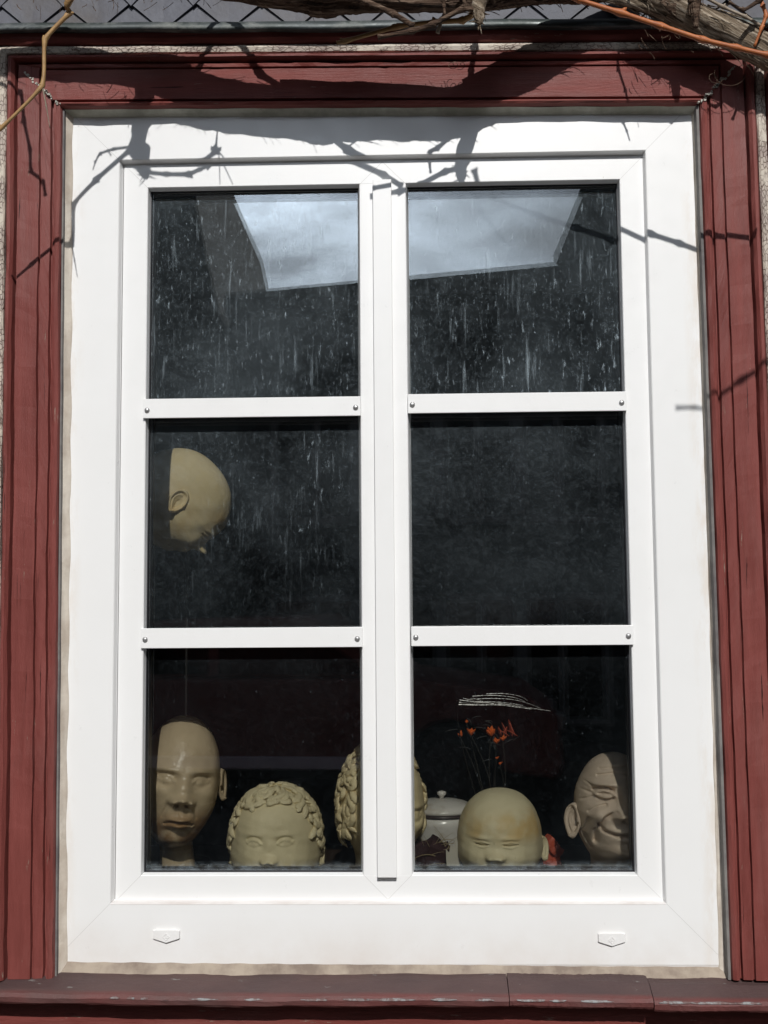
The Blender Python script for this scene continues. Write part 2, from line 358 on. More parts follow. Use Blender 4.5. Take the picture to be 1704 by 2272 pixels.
# ================================================================== WINDOW
win=thing('window','white plastic six-light window with dusty panes set in the red casing','window',(0,.03,-.095))
def frame_ring(name,prof_fn,rect_in,mt,parent,gap=.00025,bev=0):
    """profile: list of (outward offset, y); four mitred members in one mesh"""
    x0,x1,z0,z1=rect_in; V=[];F=[]
    pr=prof_fn
    for side in range(4):
        b=len(V)
        for e in (0,1):
            for (o,y) in pr:
                c=[(x0-o,z0-o),(x1+o,z0-o),(x1+o,z1+o),(x0-o,z1+o)]
                A=c[side]; B=c[(side+1)%4]; L=math.hypot(B[0]-A[0],B[1]-A[1]); d=((B[0]-A[0])/L,(B[1]-A[1])/L)
                p=(A[0]+d[0]*gap,A[1]+d[1]*gap) if e==0 else (B[0]-d[0]*gap,B[1]-d[1]*gap)
                V.append((p[0],y,p[1]))
        n=len(pr)
        for j in range(n): F.append((b+j,b+(j+1)%n,b+n+(j+1)%n,b+n+j))
        F.append(tuple(b+j for j in range(n))); F.append(tuple(b+n+j for j in reversed(range(n))))
    return mk(name,V,F,mt,parent,False,bev)
# outer frame: inner front edge rectangle
ZS=1.248
of=frame_ring('outer_frame',[(0,.0012),(.0014,0),(.096,0),(.104,.003),(.104,.07),(-.003,.07),(-.003,.0125),(-.0022,.0118)],(-.45,.45,0,ZS),upvc,win)
# sash
gx=[-.4034,-.0377,.0425,.4078]; gz=[.0413,1.2029]
sash=frame_ring('sash',[(0,.0135),(.0012,.0122),(.0415,.0122),(.0427,.0135),(.0427,.074),(0,.074),(0,.058),(-.002,.058),(-.002,.036),(-.0015,.030)],(gx[0],gx[3],gz[0],gz[1]),upvc,win)
mb=MB()
def vprof(pr,z0,z1):
    n=len(pr); V=[(x,y,z0) for x,y in pr]+[(x,y,z1) for x,y in pr]
    return V,[tuple(range(n)),tuple(range(2*n-1,n-1,-1))]+[(i,i+n,(i+1)%n+n,(i+1)%n) for i in range(n)]
a,b=gx[1],gx[2]
mb.add(*vprof([(a,.0137),(a+.0012,.0124),(b-.0012,.0124),(b,.0137),(b+.003,.030),(b+.0045,.036),(b+.0045,.058),(b+.002,.058),(b+.002,.074),(a-.002,.074),(a-.002,.058),(a-.0045,.058),(a-.0045,.036),(a-.003,.030)],gz[0]-.001,gz[1]+.001))
mull=mb.build('mullion',upvc,win)
# weld seams: mitre lines
def seamline(name,p,q,y,parent,w_=.0005):
    d=np.array([q[0]-p[0],q[1]-p[1]]); L=np.linalg.norm(d); nrm=np.array([-d[1],d[0]])/L*w_/2
    pts=[(p[0]+nrm[0],p[1]+nrm[1]),(q[0]+nrm[0],q[1]+nrm[1]),(q[0]-nrm[0],q[1]-nrm[1]),(p[0]-nrm[0],p[1]-nrm[1])]
    return MB().prism(pts,y-.00015,y+.001).build(name,seam,parent)
for sx in (-1,1):
    for (z,sz) in ((0,-1),(ZS,1)):
        seamline('weld_seam',(sx*.451,z+sz*.001),(sx*.53,z+sz*.080),-.00005,of)
        xg=gx[0] if sx<0 else gx[3]; zg=gz[0] if sz<0 else gz[1]
        seamline('weld_seam',(xg+sx*.001,zg+sz*.001),(xg+sx*.040,zg+sz*.040),.0122,sash)
xm_=(gx[1]+gx[2])/2
for (zg,sz) in ((gz[0],-1),(gz[1],1)):
    seamline('weld_seam',(gx[1]+.001,zg),(xm_,zg+sz*.039),.0122,sash); seamline('weld_seam',(gx[2]-.001,zg),(xm_,zg+sz*.039),.0122,sash)
# gap line between sash and frame
frame_ring('frame_gasket',[(.0425,.0205),(.0472,.0205),(.0472,.03),(.0425,.03)],(gx[0],gx[3],gz[0],gz[1]),mat('grey_seal',(.30,.30,.33),.6),win)
for i in (0,2):
    r=(gx[i],gx[i+1],gz[0],gz[1])
    g=frame_ring('glazing_gasket',[(.0045,.0262),(-.0025,.0272),(-.0032,.0300),(-.0032,.0318),(.0045,.0318)],r,gasket,win,0)
    frame_ring('spacer_bar',[(.002,.0372),(-.0038,.0372),(-.0038,.0478),(.002,.0478)],r,alu,win,0)
    frame_ring('inner_bead',[(.002,.052),(-.0035,.053),(-.0035,.058),(.002,.058)],r,gasket,win,0)
    x0,x1=r[0]-.001,r[1]+.001; z0,z1=r[2]-.001,r[3]+.001
    o=mk('glass_pane',[(x0,.0330,z0),(x1,.0330,z0),(x1,.0330,z1),(x0,.0330,z1)],[(0,1,2,3)],glass_out,win)
    tag(o,'dusty %s outer glass pane with rain marks'%('left' if i==0 else 'right'))
    dx=.0006 if i==0 else -.0009; dz=.0012 if i==0 else .0018    # the inner leaf is never quite parallel
    o=mk('inner_glass_pane',[(x0,.0500,z0),(x1,.0500+dx,z0),(x1,.0500+dx+dz,z1),(x0,.0500+dz,z1)],[(0,1,2,3)],glass_in,win)
# applied glazing bars with screws
bars=[(-.4072,-.0372,.7995,.8325,'upper left'),(-.4066,-.0365,.4120,.4450,'lower left'),(.0425,.4092,.8025,.8350,'upper right'),(.0445,.4107,.4128,.4450,'lower right')]
for (x0,x1,z0,z1,lb) in bars:
    bb=MB().box(x0,x1,.0065,.0120,z0,z1).build('glazing_bar',upvc,win,False,.0007)
    MB().box(x0+.006,x1-.006,.0122,.0258,z0+.004,z1-.004).build('bar_packer',gasket,bb)
    for xx in (x0+.0075,x1-.0085):
        V=[];F=[]; k=16; zc=(z0+z1)/2-.002+random.uniform(-.001,.001)
        rings=[(.0046,.0064),(.0045,.0052),(.0036,.0040),(.0020,.0032)]
        for (r,y) in rings:
            for j in range(k): V.append((xx+r*math.cos(2*math.pi*j/k),y,zc+r*math.sin(2*math.pi*j/k)))
        for i_ in range(len(rings)-1):
            for j in range(k): F.append((i_*k+j,i_*k+(j+1)%k,(i_+1)*k+(j+1)%k,(i_+1)*k+j))
        F.append(tuple(range(3*k,4*k)))
        mk('screw',V,F,screwm,bb,True)
MB().box(-.0141,.0176,.0005,.0121,.0400,1.2064).build('cover_strip',upvc,win,False,.0009)
# drainage caps
def cap(cx,cz):
    def hexa(s,t): return [(cx-.0222*s,cz+.0085*t),(cx-.018*s,cz+.0100*t),(cx+.018*s,cz+.0100*t),(cx+.0222*s,cz+.0085*t),(cx+.0222*s,cz-.0040*t),(cx,cz-.0112*t),(cx-.0222*s,cz-.0040*t)]
    V=[(x,-.0002,z) for x,z in hexa(1,1)]+[(x,-.0040,z) for x,z in hexa(.95,.92)]; n=7
    F=[(i,(i+1)%n,(i+1)%n+n,i+n) for i in range(n)]+[tuple(range(n,2*n))]
    c=mk('drain_cap',V,F,upvc,win)
    V=[];F=[]
    for (s,y) in ((.0065,-.0041),(.0060,-.0049),(.0046,-.0049),(.0042,-.0041)):
        V+=[(cx,y,cz-.001+s),(cx+s*.95,y,cz-.001),(cx,y,cz-.001-s),(cx-s*.95,y,cz-.001)]
    for i in range(3):
        for j in range(4): F.append((i*4+j,i*4+(j+1)%4,(i+1)*4+(j+1)%4,(i+1)*4+j))
    V2=[(cx+s_*.002,-.0046,cz-.001+t_*.002) for s_,t_ in ((-1,-1),(1,-1),(1,1),(-1,1))]
    V+=V2; F.append((16,17,18,19))
    mk('raised_diamond',V,F,upvc,c)
p=Q(360,2021,0); cap(p[0],p[2]); p=Q(1321,2028,0); cap(p[0],p[2])
# sealant beads
def bead(name,p0,p1,wfun,m,inward,n=160,yb=-.018,ye=-.0008,parent=win):
    """fillet from casing edge (y=yb) down to the frame face; p0,p1 (x,z) on the casing edge, inward unit vector"""
    V=[];F=[];k=7
    for i in range(n+1):
        t=i/n; x=p0[0]+(p1[0]-p0[0])*t; z=p0[1]+(p1[1]-p0[1])*t; W=wfun(t)
        for j in range(k):
            s=j/(k-1); ww=W*s; y=yb*(1-s)**1.3+ye*s if s<1 else .002
            y+=.0009*math.sin(t*60+j)*(1-s)
            V.append((lean(x+inward[0]*ww,z),y,z+inward[1]*ww))
    for i in range(n):
        for j in range(k-1): F.append((i*k+j,i*k+j+1,(i+1)*k+j+1,(i+1)*k+j))
    return mk(name,V,F,m,parent,True)
nzv=np.cumsum(RNG.normal(0,1,200)); nzv=(nzv-np.linspace(nzv[0],nzv[-1],200)); nzv/=max(1e-6,np.abs(nzv).max())
def wob(t,s=0): 
    i=t*190+s; i=i%199; a=int(i); return nzv[a]*(1-(i-a))+nzv[(a+1)%200]*(i-a)
bead('sealant_bead',(XL+.003,-.11),(XL+.003,1.33),lambda t:.0115+.0030*wob(t)+.0012*math.sin(t*70),sealant_side,(1,0),yb=-.012)
bead('sealant_bead',(XR-.0045,-.11),(XR-.0045,1.315),lambda t:(.003+.0065*max(0,1-t*2.2))+.0008*wob(t,50)+.0006*math.sin(t*90),sealant_side,(-1,0),yb=-.006)
bead('sealant_bead',(XL,-.1125),(XR,-.1135),lambda t:.0215-.007*t+.0014*wob(t,90)+.0006*math.sin(t*120),sealant_low,(0,1),yb=-.012)
bead('sealant_bead',(XL,zt(XL,ZT)-.0005),(XR,zt(XR,ZT)-.0005),lambda t:.0085+.0008*wob(t,20),sealant_top,(0,-1),yb=-.016)
for (xa_,xb_,ya_,zt__) in ((XR-.0045,XR-.0002,-.022,1.316),(XL+.0002,XL+.0030,-.020,1.332)):
    rv=MB().box(xa_,xb_,ya_,.003,-.112,zt__); rv.V=[(lean(x,z),y,z) for x,y,z in rv.V]; rv.build('shadow_gap_liner',reveal,casing)

# ================================================================== ROOM
def struct(name,mbx,m): o=mbx.build(name,m); o['kind']='structure'; return o
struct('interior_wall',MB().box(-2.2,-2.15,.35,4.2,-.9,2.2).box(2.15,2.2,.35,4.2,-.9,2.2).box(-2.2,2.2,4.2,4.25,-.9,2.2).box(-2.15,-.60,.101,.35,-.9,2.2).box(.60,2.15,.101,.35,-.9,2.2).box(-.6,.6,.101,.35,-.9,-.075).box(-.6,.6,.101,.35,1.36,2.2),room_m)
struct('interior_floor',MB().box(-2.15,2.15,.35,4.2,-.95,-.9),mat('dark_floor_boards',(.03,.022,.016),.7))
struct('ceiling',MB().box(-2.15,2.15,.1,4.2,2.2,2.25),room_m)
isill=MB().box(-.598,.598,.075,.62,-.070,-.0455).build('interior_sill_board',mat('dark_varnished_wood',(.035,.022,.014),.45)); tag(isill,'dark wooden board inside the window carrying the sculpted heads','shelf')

# ================================================================== SCULPTED HEADS
def sm(x,a,b): t=np.clip((x-a)/(b-a),0,1); return t*t*(3-2*t)
def seg_dist(X,Z,pts):
    d=np.full(X.shape,9.0)
    for (x0,z0),(x1,z1) in zip(pts[:-1],pts[1:]):
        dx,dz=x1-x0,z1-z0; L=dx*dx+dz*dz+1e-9; t=np.clip(((X-x0)*dx+(Z-z0)*dz)/L,0,1)
        d=np.minimum(d,np.hypot(X-x0-t*dx,Z-z0-t*dz))
    return d
def clay(name,a,b,rough=.62,stain=None,stz=(0,0),wet=0):
    m=mat(name,a,rough,.4)
    t=m.node_tree; tcn=t.nodes.new('ShaderNodeTexCoord')
    def on(scale,det=4,ro=.6):
        n=t.nodes.new('ShaderNodeTexNoise'); n.inputs['Scale'].default_value=scale; n.inputs['Detail'].default_value=det; n.inputs['Roughness'].default_value=ro; t.links.new(tcn.outputs['Object'],n.inputs['Vector']); return n.outputs[0]
    n1=on(18,5);n2=on(260,3)
    c=mixc(m,ramp(m,n1,.35,.65),a,b)
    if stain:
        s=t.nodes.new('ShaderNodeSeparateXYZ'); t.links.new(tcn.outputs['Object'],s.inputs[0])
        lo,hi=stz; mid=(lo+hi)/2; wd=(hi-lo)/2
        k=ramp(m,mathn(m,'ABSOLUTE',mathn(m,'SUBTRACT',s.outputs[2],mid),0),wd*.4,wd,1,0)
        k=mathn(m,'MULTIPLY',k,ramp(m,on(30,4),.30,.52)); k=k if wet else mathn(m,'MULTIPLY',k,ramp(m,on(14,3),.36,.64)); c=mixc(m,mathn(m,'MULTIPLY',k,.9),c,stain)
        if wet: setr(m,ramp(m,k,0,1,rough,.16))
    c=mixc(m,ramp(m,on(120,2),.72,.78,0,.5),c,tuple(x*.45 for x in a))
    setc(m,c); bump(m,mathn(m,'ADD',mathn(m,'MULTIPLY',n1,.8),mathn(m,'MULTIPLY',n2,.25)),.55,.004)
    return m
def eye_feats(x,z,k=1.0):
    f=[]
    for s in (-1,1):
        f+=[(s*x,z+.12,.19,.055,.040*k),(s*x,z,.15,.095,-.105*k),(s*x,z-.01,.088,.058,.090*k)]
    return f
amp_seed=[0.4]
def head_mesh(H,W,D,feats,grooves=(),jaw=.78,top=1.0,squash=(2.2,2.1),mask_back=False,asym=None,nu=230,nv=210,cheek=0,occ=.0):
    s=np.linspace(-1,1,nu,endpoint=False); az=np.pi*(.55*s+.45*s**3)
    ph=np.linspace(-.5,.5,nv)*np.pi*.998; pz=np.sin(ph)
    AZ,PZ=np.meshgrid(az,pz); e=np.where(PZ>0,squash[0],squash[1])
    S=(1-np.abs(PZ)**e)**(1/e)
    wm=1-(1-jaw)*sm(-PZ,.05,.95)+cheek*np.exp(-((PZ+.35)/.25)**2)
    cosA,sinA=np.cos(AZ),np.sin(AZ)
    cx=np.sign(sinA)*np.abs(sinA)**.92; cy=np.sign(cosA)*np.abs(cosA)**.95
    x=W*S*cx*wm
    backm=np.where(cosA<0,1-.62*sm(-PZ,.05,.9)+occ*np.exp(-((PZ-.3)/.4)**2),1-.10*sm(-PZ,.3,1))
    y=-D*S*cy*backm
    z=PZ.copy()
    y=y-.03*sm(-PZ,.3,.9)*0
    fm=sm(cosA,.0,.45)
    X=x; Z=z
    disp=np.zeros_like(x)
    for (x0,z0,sx,sz,amp) in feats: disp+=amp*np.exp(-((X-x0)/sx)**2-((Z-z0)/sz)**2)
    for (pts,wd,amp) in grooves: disp+=amp*np.exp(-(seg_dist(X,Z,pts)/wd)**2)
    y=y-disp*fm
    q=amp_seed[0]; amp_seed[0]+=1.7
    wv=.010*np.sin(5.1*X+3*Z+q)*np.cos(4.3*Z-2*y+q*2)+.007*np.sin(11*X-7*Z+q*3)*np.cos(9*y+6*Z)+.0035*np.sin(23*X+17*Z+q)*np.cos(21*Z-13*X+2*q)
    nl=np.sqrt(x*x+y*y+z*z)+1e-6; x=x*(1+wv/nl); y=y*(1+wv/nl)
    x=x+.0*disp
    V=np.stack([x*H,y*H,z*H*top],-1).reshape(-1,3)
    F=[]
    for i in range(nv-1):
        for j in range(nu):
            F.append((i*nu+j,i*nu+(j+1)%nu,(i+1)*nu+(j+1)%nu,(i+1)*nu+j))
    F.append(tuple(reversed(range(nu)))); F.append(tuple((nv-1)*nu+j for j in range(nu)))
    return V,F
def ear_mesh(h,w,side,out=.35):
    """closed shell of an ear: rim, hollow and lobe. local: x outwards, y towards the back, z up"""
    nr,na=14,48; V=[];F=[]
    for face in (0,1):
        for i in range(nr+1):
            r=i/nr
            for j in range(na):
                a=2*math.pi*j/na
                ca,sa_=math.cos(a),math.sin(a)
                shape=1+.10*sa_-.10*(sa_<0)*abs(sa_)
                yy=w*r*ca*shape*(1-.22*(sa_<-.2)*abs(sa_)); zz=h*r*sa_
                if face==0:
                    rim=math.exp(-((r-.86)/.10)**2)*.42*(1 if ca>-.55 or sa_>0 else .3)
                    anti=math.exp(-((r-.56)/.09)**2)*.16*(ca>0)
                    conch=-.50*math.exp(-((r*ca+.12)/.30)**2-((r*sa_+.12)/.34)**2)
                    lobe=.18*math.exp(-((r*ca+.1)/.3)**2-((r*sa_+.85)/.22)**2)
                    d=w*(rim+anti+conch+lobe)
                else: d=-w*.35*(1-r**4)-w*.02
                V.append((side*(d+out*(yy+w)),yy,zz))
    n=(nr+1)*na
    for face in (0,1):
        for i in range(nr):
            for j in range(na):
                q=[face*n+i*na+j,face*n+i*na+(j+1)%na,face*n+(i+1)*na+(j+1)%na,face*n+(i+1)*na+j]
                F.append(tuple(q if (face==0)==(side>0) else q[::-1]))
    for j in range(na):
        a_,b_=nr*na+j,nr*na+(j+1)%na; F.append((a_,b_,b_+n,a_+n) if side>0 else (a_+n,b_+n,b_,a_))
    return np.array(V),F
def place(V,c,rot): 
    return np.asarray(V)@np.array(rot).T+np.array(c)
def rotm(yaw,pitch=0,roll=0):
    return (Matrix.Rotation(yaw,3,'Z')@Matrix.Rotation(pitch,3,'X')@Matrix.Rotation(roll,3,'Y'))
def tube(pts,rad,k=8,flat=1.0,cap_=True,nrm0=None,disp=None):
    pts=np.asarray(pts,float); n=len(pts); V=[];F=[]
    up=np.array([0.13,.21,.97]) if nrm0 is None else np.array(nrm0)
    for i in range(n):
        t=pts[min(i+1,n-1)]-pts[max(i-1,0)]; t/=np.linalg.norm(t)+1e-12
        a=up-t*np.dot(up,t); 
        if np.linalg.norm(a)<1e-3: a=np.cross(t,[1,0,0])
        a/=np.linalg.norm(a); b=np.cross(t,a); up=a if nrm0 is None else up
        r=rad[i] if hasattr(rad,'__len__') else rad
        for j in range(k):
            th=2*math.pi*j/k; rr=r*(disp(i/(n-1),th,i) if disp else 1)
            V.append(pts[i]+a*math.cos(th)*rr*flat+b*math.sin(th)*rr)
    for i in range(n-1):
        for j in range(k): F.append((i*k+j,i*k+(j+1)%k,(i+1)*k+(j+1)%k,(i+1)*k+j))
    if cap_: F.append(tuple(reversed(range(k)))); F.append(tuple((n-1)*k+j for j in range(k)))
    return np.array(V),F
def smooth_path(pts,sub=6):
    pts=np.asarray(pts,float); out_=[]
    n=len(pts)
    for i in range(n-1):
        p0=pts[max(i-1,0)];p1=pts[i];p2=pts[i+1];p3=pts[min(i+2,n-1)]
        for s in range(sub):
            t=s/sub
            out_.append(.5*((2*p1)+(-p0+p2)*t+(2*p0-5*p1+4*p2-p3)*t*t+(-p0+3*p1-3*p2+p3)*t**3))
    out_.append(pts[-1]); return np.array(out_)
def join(parts):
    V=[];F=[];b=0
    for v,f in parts:
        V.append(np.asarray(v)); F+= [tuple(i+b for i in q) for q in f]; b+=len(v)
    return np.concatenate(V),F
SHELF=-.0455
def build_head(label,centre,H,W,D,feats,grooves,m,yaw,pitch=0,roll=0,neck=None,ears=(-1,1),earp=(.22,.13,-.05,.1),hair=None,**kw):
    t=thing('sculpted_head',label,'sculpture',(centre[0],centre[1],min(SHELF,centre[2]-H)),None)
    rot=rotm(yaw,pitch,roll)
    hv,hf=head_mesh(H,W,D,feats,grooves,**kw)
    parts=[(place(hv,centre,rot),hf)]
    if neck:
        (nx,ny,r0,r1)=neck
        p0=np.array(centre)+np.array(rot@Vector((0,.10*H,-.55*H))); p1=np.array([centre[0]+nx,centre[1]+ny,SHELF])
        path=[p0+(p1-p0)*s for s in np.linspace(0,1,14)]
        rr=[r0+(r1-r0)*abs(s-.35)**1.5*2 for s in np.linspace(0,1,14)]
        parts.append(tube(path,rr,28))
    V,F=join(parts)
    head=mk('head',V,F,m,t,True)
    eh,ew,ez,ey=earp[:4]
    for s in ears:
        ev,ef=ear_mesh(eh*H,ew*H,s,earp[4] if len(earp)>4 else .35)
        # ear angle
        lm=Matrix.Rotation(s*R(-8),3,'Y')@Matrix.Rotation(R(-10),3,'X')
        ev=place(ev,(0,0,0),lm)
        edx=W*H*(1-abs(ez)**2)**.5*(earp[5] if len(earp)>5 else .94)
        ev=ev+np.array([s*edx,ey*H,ez*H])
        mk('ear',place(ev,centre,rot),ef,m,t,True)
    if hair:
        lv=hair(H,W,D); V,F=lv; mk('hair',place(V,centre,rot),F,m,t,True)
    return t
def curls(seed,n,zlo=-.25,hairline=.42,big=.12,length=.42):
    def fn(H,W,D):
        rg=random.Random(seed); parts=[]; tries=0
        def sp(a,z,k):
            z=max(-.75,min(.985,z)); S=(1-abs(z)**2.2)**(1/2.2)
            return np.array([W*S*math.sin(a)*k,-D*S*math.cos(a)*k,z*k])*H
        while len(parts)<n and tries<15000:
            tries+=1
            az=rg.uniform(-math.pi,math.pi); pz=rg.uniform(-.45,.99); front=math.cos(az)
            if front>.40 and pz<hairline+.12*front: continue
            if 0<front<=.40 and pz<zlo+.9*front: continue
            side=abs(front)<.5 and pz<.45
            if -.15<front<.10 and -.38<pz<.0: continue
            L=length*rg.uniform(.6,1.2); kk=8; st=rg.uniform(0,6.28); sw=rg.choice((-1,1)); pts=[]
            hd=rg.uniform(-1.2,1.2) if not side else rg.uniform(-.35,.35)
            for i in range(kk):
                s=i/(kk-1); wv=.055*math.sin(st+s*5.2)*(1.2 if side else 1)
                th=hd+sw*s*(1.9 if not side else .5)
                r_=L*s*.75
                dz=-math.cos(th)*r_; da=(math.sin(th)*r_*(np.sign(math.sin(az)+1e-3) if front>0 else 1)+wv)
                zz=pz+dz; den=max(.38,math.sqrt(max(.02,1-min(.98,abs(zz))**2)))
                lift=1.0+.055*math.sin(math.pi*min(1,s*1.1))+(.05*s if rg.random()<0 else 0)
                pts.append(sp(az+da/den,zz,lift))
            c=sp(az,pz,1); nrm=c/np.linalg.norm(c)
            path=smooth_path(pts,3); m_=len(path)
            r=[big*H*rg.uniform(.92,1.08)*(max(.05,math.sin(math.pi*(.16+.84*i/(m_-1))))**.8)*.62 for i in range(m_)]
            ph=rg.uniform(0,6)
            parts.append(tube(path,r,9,.62,nrm0=nrm,disp=lambda t,th,i:1+.22*math.cos(2*th+ph)*math.cos(th)+.10*math.cos(5*th)))
        return join(parts)
    return fn
def adult_f(e=0.0,n=-.34,m_=-.53,ex=.30,nw=1.0,nose=1.0,eye=.9):
    f=eye_feats(ex,e,eye)
    f+=[(0,e+.0,.12,.14,.045),(0,(e+n)/2+.02,.125*nw,.13,.115*nose),(0,n+.05,.105*nw,.07,.22*nose),(.12*nw,n+.01,.06,.05,.13*nose),(-.12*nw,n+.01,.06,.05,.13*nose),(.058*nw,n-.045,.034,.024,-.13),(-.058*nw,n-.045,.034,.024,-.13),
     (0,m_+.01,.26,.13,.075),(.06,m_+.045,.08,.032,.060),(-.06,m_+.045,.08,.032,.060),(.01,m_-.055,.13,.042,.095),(0,m_-.13,.12,.035,-.05),(0,m_-.31,.20,.12,.10),(.42,n+.16,.16,.13,.05),(-.42,n+.16,.16,.13,.05),(.36,m_+.08,.12,.14,-.035),(-.36,m_+.08,.12,.14,-.035),(0,e+.35,.45,.25,.02)]
    return f
def eyelid(x,z,w_,op=.0):
    up=[(x-w_,z-.008),(x-w_*.6,z+.035),(x,z+.05),(x+w_*.6,z+.033),(x+w_,z-.012)]
    lo=[(x-w_,z-.010),(x-w_*.5,z-.038),(x,z-.046),(x+w_*.5,z-.038),(x+w_,z-.012)]
    return up,lo
def adult_g(e=0.0,n=-.34,m_=-.53,ex=.295,lid=.125,mw=.20,k=1.0):
    g=[([(-mw,m_-.030),(-mw*.7,m_-.006),(-mw*.35,m_+.012),(0,m_-.004),(mw*.35,m_+.010),(mw*.7,m_-.010),(mw*1.05,m_-.036)],.018,-.055*k),([(-.17,n+.04),(-.25,m_+.07)],.025,-.022*k),([(.17,n+.04),(.25,m_+.07)],.025,-.022*k),([(0,n-.06),(0,m_+.07)],.02,-.015)]
    for s in (-1,1):
        u_,l_=eyelid(s*ex,e-.01,lid); g+=[(u_,.022,.018),(l_,.020,.010),([(p[0],p[1]+.05) for p in u_],.020,-.016),([(p[0]+s*.01,p[1]-.06) for p in l_],.02,-.014)]
    return g
c1=clay('glazed_brown_clay',(.62,.50,.335),(.52,.41,.27),.28,(.30,.17,.075),(-.125,-.030),1)
c_curl=clay('buff_clay',(.74,.655,.43),(.64,.56,.355),.6)
c_curl2=clay('golden_buff_clay',(.76,.65,.40),(.66,.55,.33),.6)
c_baby=clay('stained_buff_clay',(.72,.645,.43),(.63,.56,.365),.55,(.60,.42,.17),(.004,.068))
c_old=clay('pinkish_grey_clay',(.66,.54,.43),(.56,.45,.35),.65)
c_float=clay('ochre_clay',(.86,.72,.45),(.78,.64,.36),.6,(.62,.42,.18),(-.09,.0))
# 1 tall bald glazed mask
p=Q(364,1704,.13); H1=.1185
build_head('tall bald brown glazed face mask with wet-looking lips, in the lower left pane',(p[0],.135+.080,p[2]),H1,.61,.78,adult_f(.13,-.20,-.50,.265,1.15,1.0,1.25)+[(-.28,.27,.20,.08,.025),(.28,.27,.20,.08,.025)],adult_g(.13,-.20,-.50,ex=.26,lid=.115,k=1.3),c1,R(17),R(0),R(7),neck=(-.004,.03,.030,.036),ears=(1,),earp=(.25,.14,-.02,.02,.40,1.0),jaw=.88,squash=(2.12,2.35))
# 2 curly child
def child_f(e,n,m_,ex=.27): return eye_feats(ex,e,.62)+[(0,e-.04,.08,.12,.03),(0,n+.03,.095,.065,.15),(.09,n,.055,.045,.10),(-.09,n,.055,.045,.10),(.045,n-.045,.03,.022,-.10),(-.045,n-.045,.03,.022,-.10),
 (0,m_,.2,.1,.07),(0,m_-.28,.18,.12,.09),(.38,n-.05,.2,.18,.06),(-.38,n-.05,.2,.18,.06),(0,e+.42,.5,.25,.05)]
def child_g(e,m_,ex=.27):
    g=[([(-.15,m_-.01),(0,m_),(.15,m_-.01)],.014,-.04)]
    for s in (-1,1):
        u_,l_=eyelid(s*ex,e-.01,.125); g+=[(u_,.020,.022),(l_,.018,.008),([(p_[0],p_[1]+.05) for p_ in u_],.018,-.020)]
    return g
p=Q(585,1816,.145)
build_head('curly-haired child bust seen down to its nose, between the tall mask and the mullion',(p[0],.145+.075,p[2]-.021),.101,.80,.86,child_f(.22,-.10,-.33),child_g(.22,-.33),c_curl,R(-1),R(2),0,neck=(0,.01,.04,.05),earp=(.23,.13,-.18,.06,.30),hair=curls(3,420,-.1,.70,.105,.34),jaw=.86,cheek=.04)
# 3 higher curly head behind the mullion
p=Q(820,1758,.165)
build_head('wavy-haired higher bust mostly hidden behind the centre mullion',(p[0],.165+.085,p[2]-.004),.112,.68,.84,adult_f(),adult_g(),c_curl2,R(24),R(2),0,neck=(0,.01,.045,.06),ears=(),hair=curls(11,330,-.45,.74,.10,.40),jaw=.80)
# 4 bald baby
def baby_f(e,n,m_,ex=.28): return eye_feats(ex,e,.42)+[(0,n+.02,.12,.085,.20),(.12,n,.06,.05,.10),(-.12,n,.06,.05,.10),(0,m_,.2,.1,.08),(0,m_-.25,.18,.12,.08),(.42,n-.06,.22,.18,.07),(-.42,n-.06,.22,.18,.07),(0,e+.40,.5,.3,.05),(ex,e+.12,.17,.04,.025),(-ex,e+.12,.17,.04,.025)]
def baby_g(e,ex=.28):
    g=[([(s*ex-.13,e+.005),(s*ex-.06,e-.015),(s*ex,e-.02),(s*ex+.06,e-.015),(s*ex+.13,e+.002)],.014,-.060) for s in (-1,1)]
    g+=[([(s*ex-.13,e+.025),(s*ex,e+.05),(s*ex+.13,e+.022)],.016,.026) for s in (-1,1)]
    g+=[([(s*ex-.12,e-.03),(s*ex,e-.055),(s*ex+.12,e-.03)],.014,.016) for s in (-1,1)]
    return g
p=Q(1088,1828,.13)
build_head('smooth bald baby head with closed eyes and a yellow stained brow, lower right',(p[0],.13+.085,p[2]-.006),.090,.845,1.0,baby_f(.09,-.16,-.45),baby_g(.09),c_baby,R(-9),R(0),0,neck=(0,.01,.04,.05),ears=(1,),earp=(.25,.15,-.16,.0,.45),jaw=.90,cheek=.05,squash=(2.25,2.1))
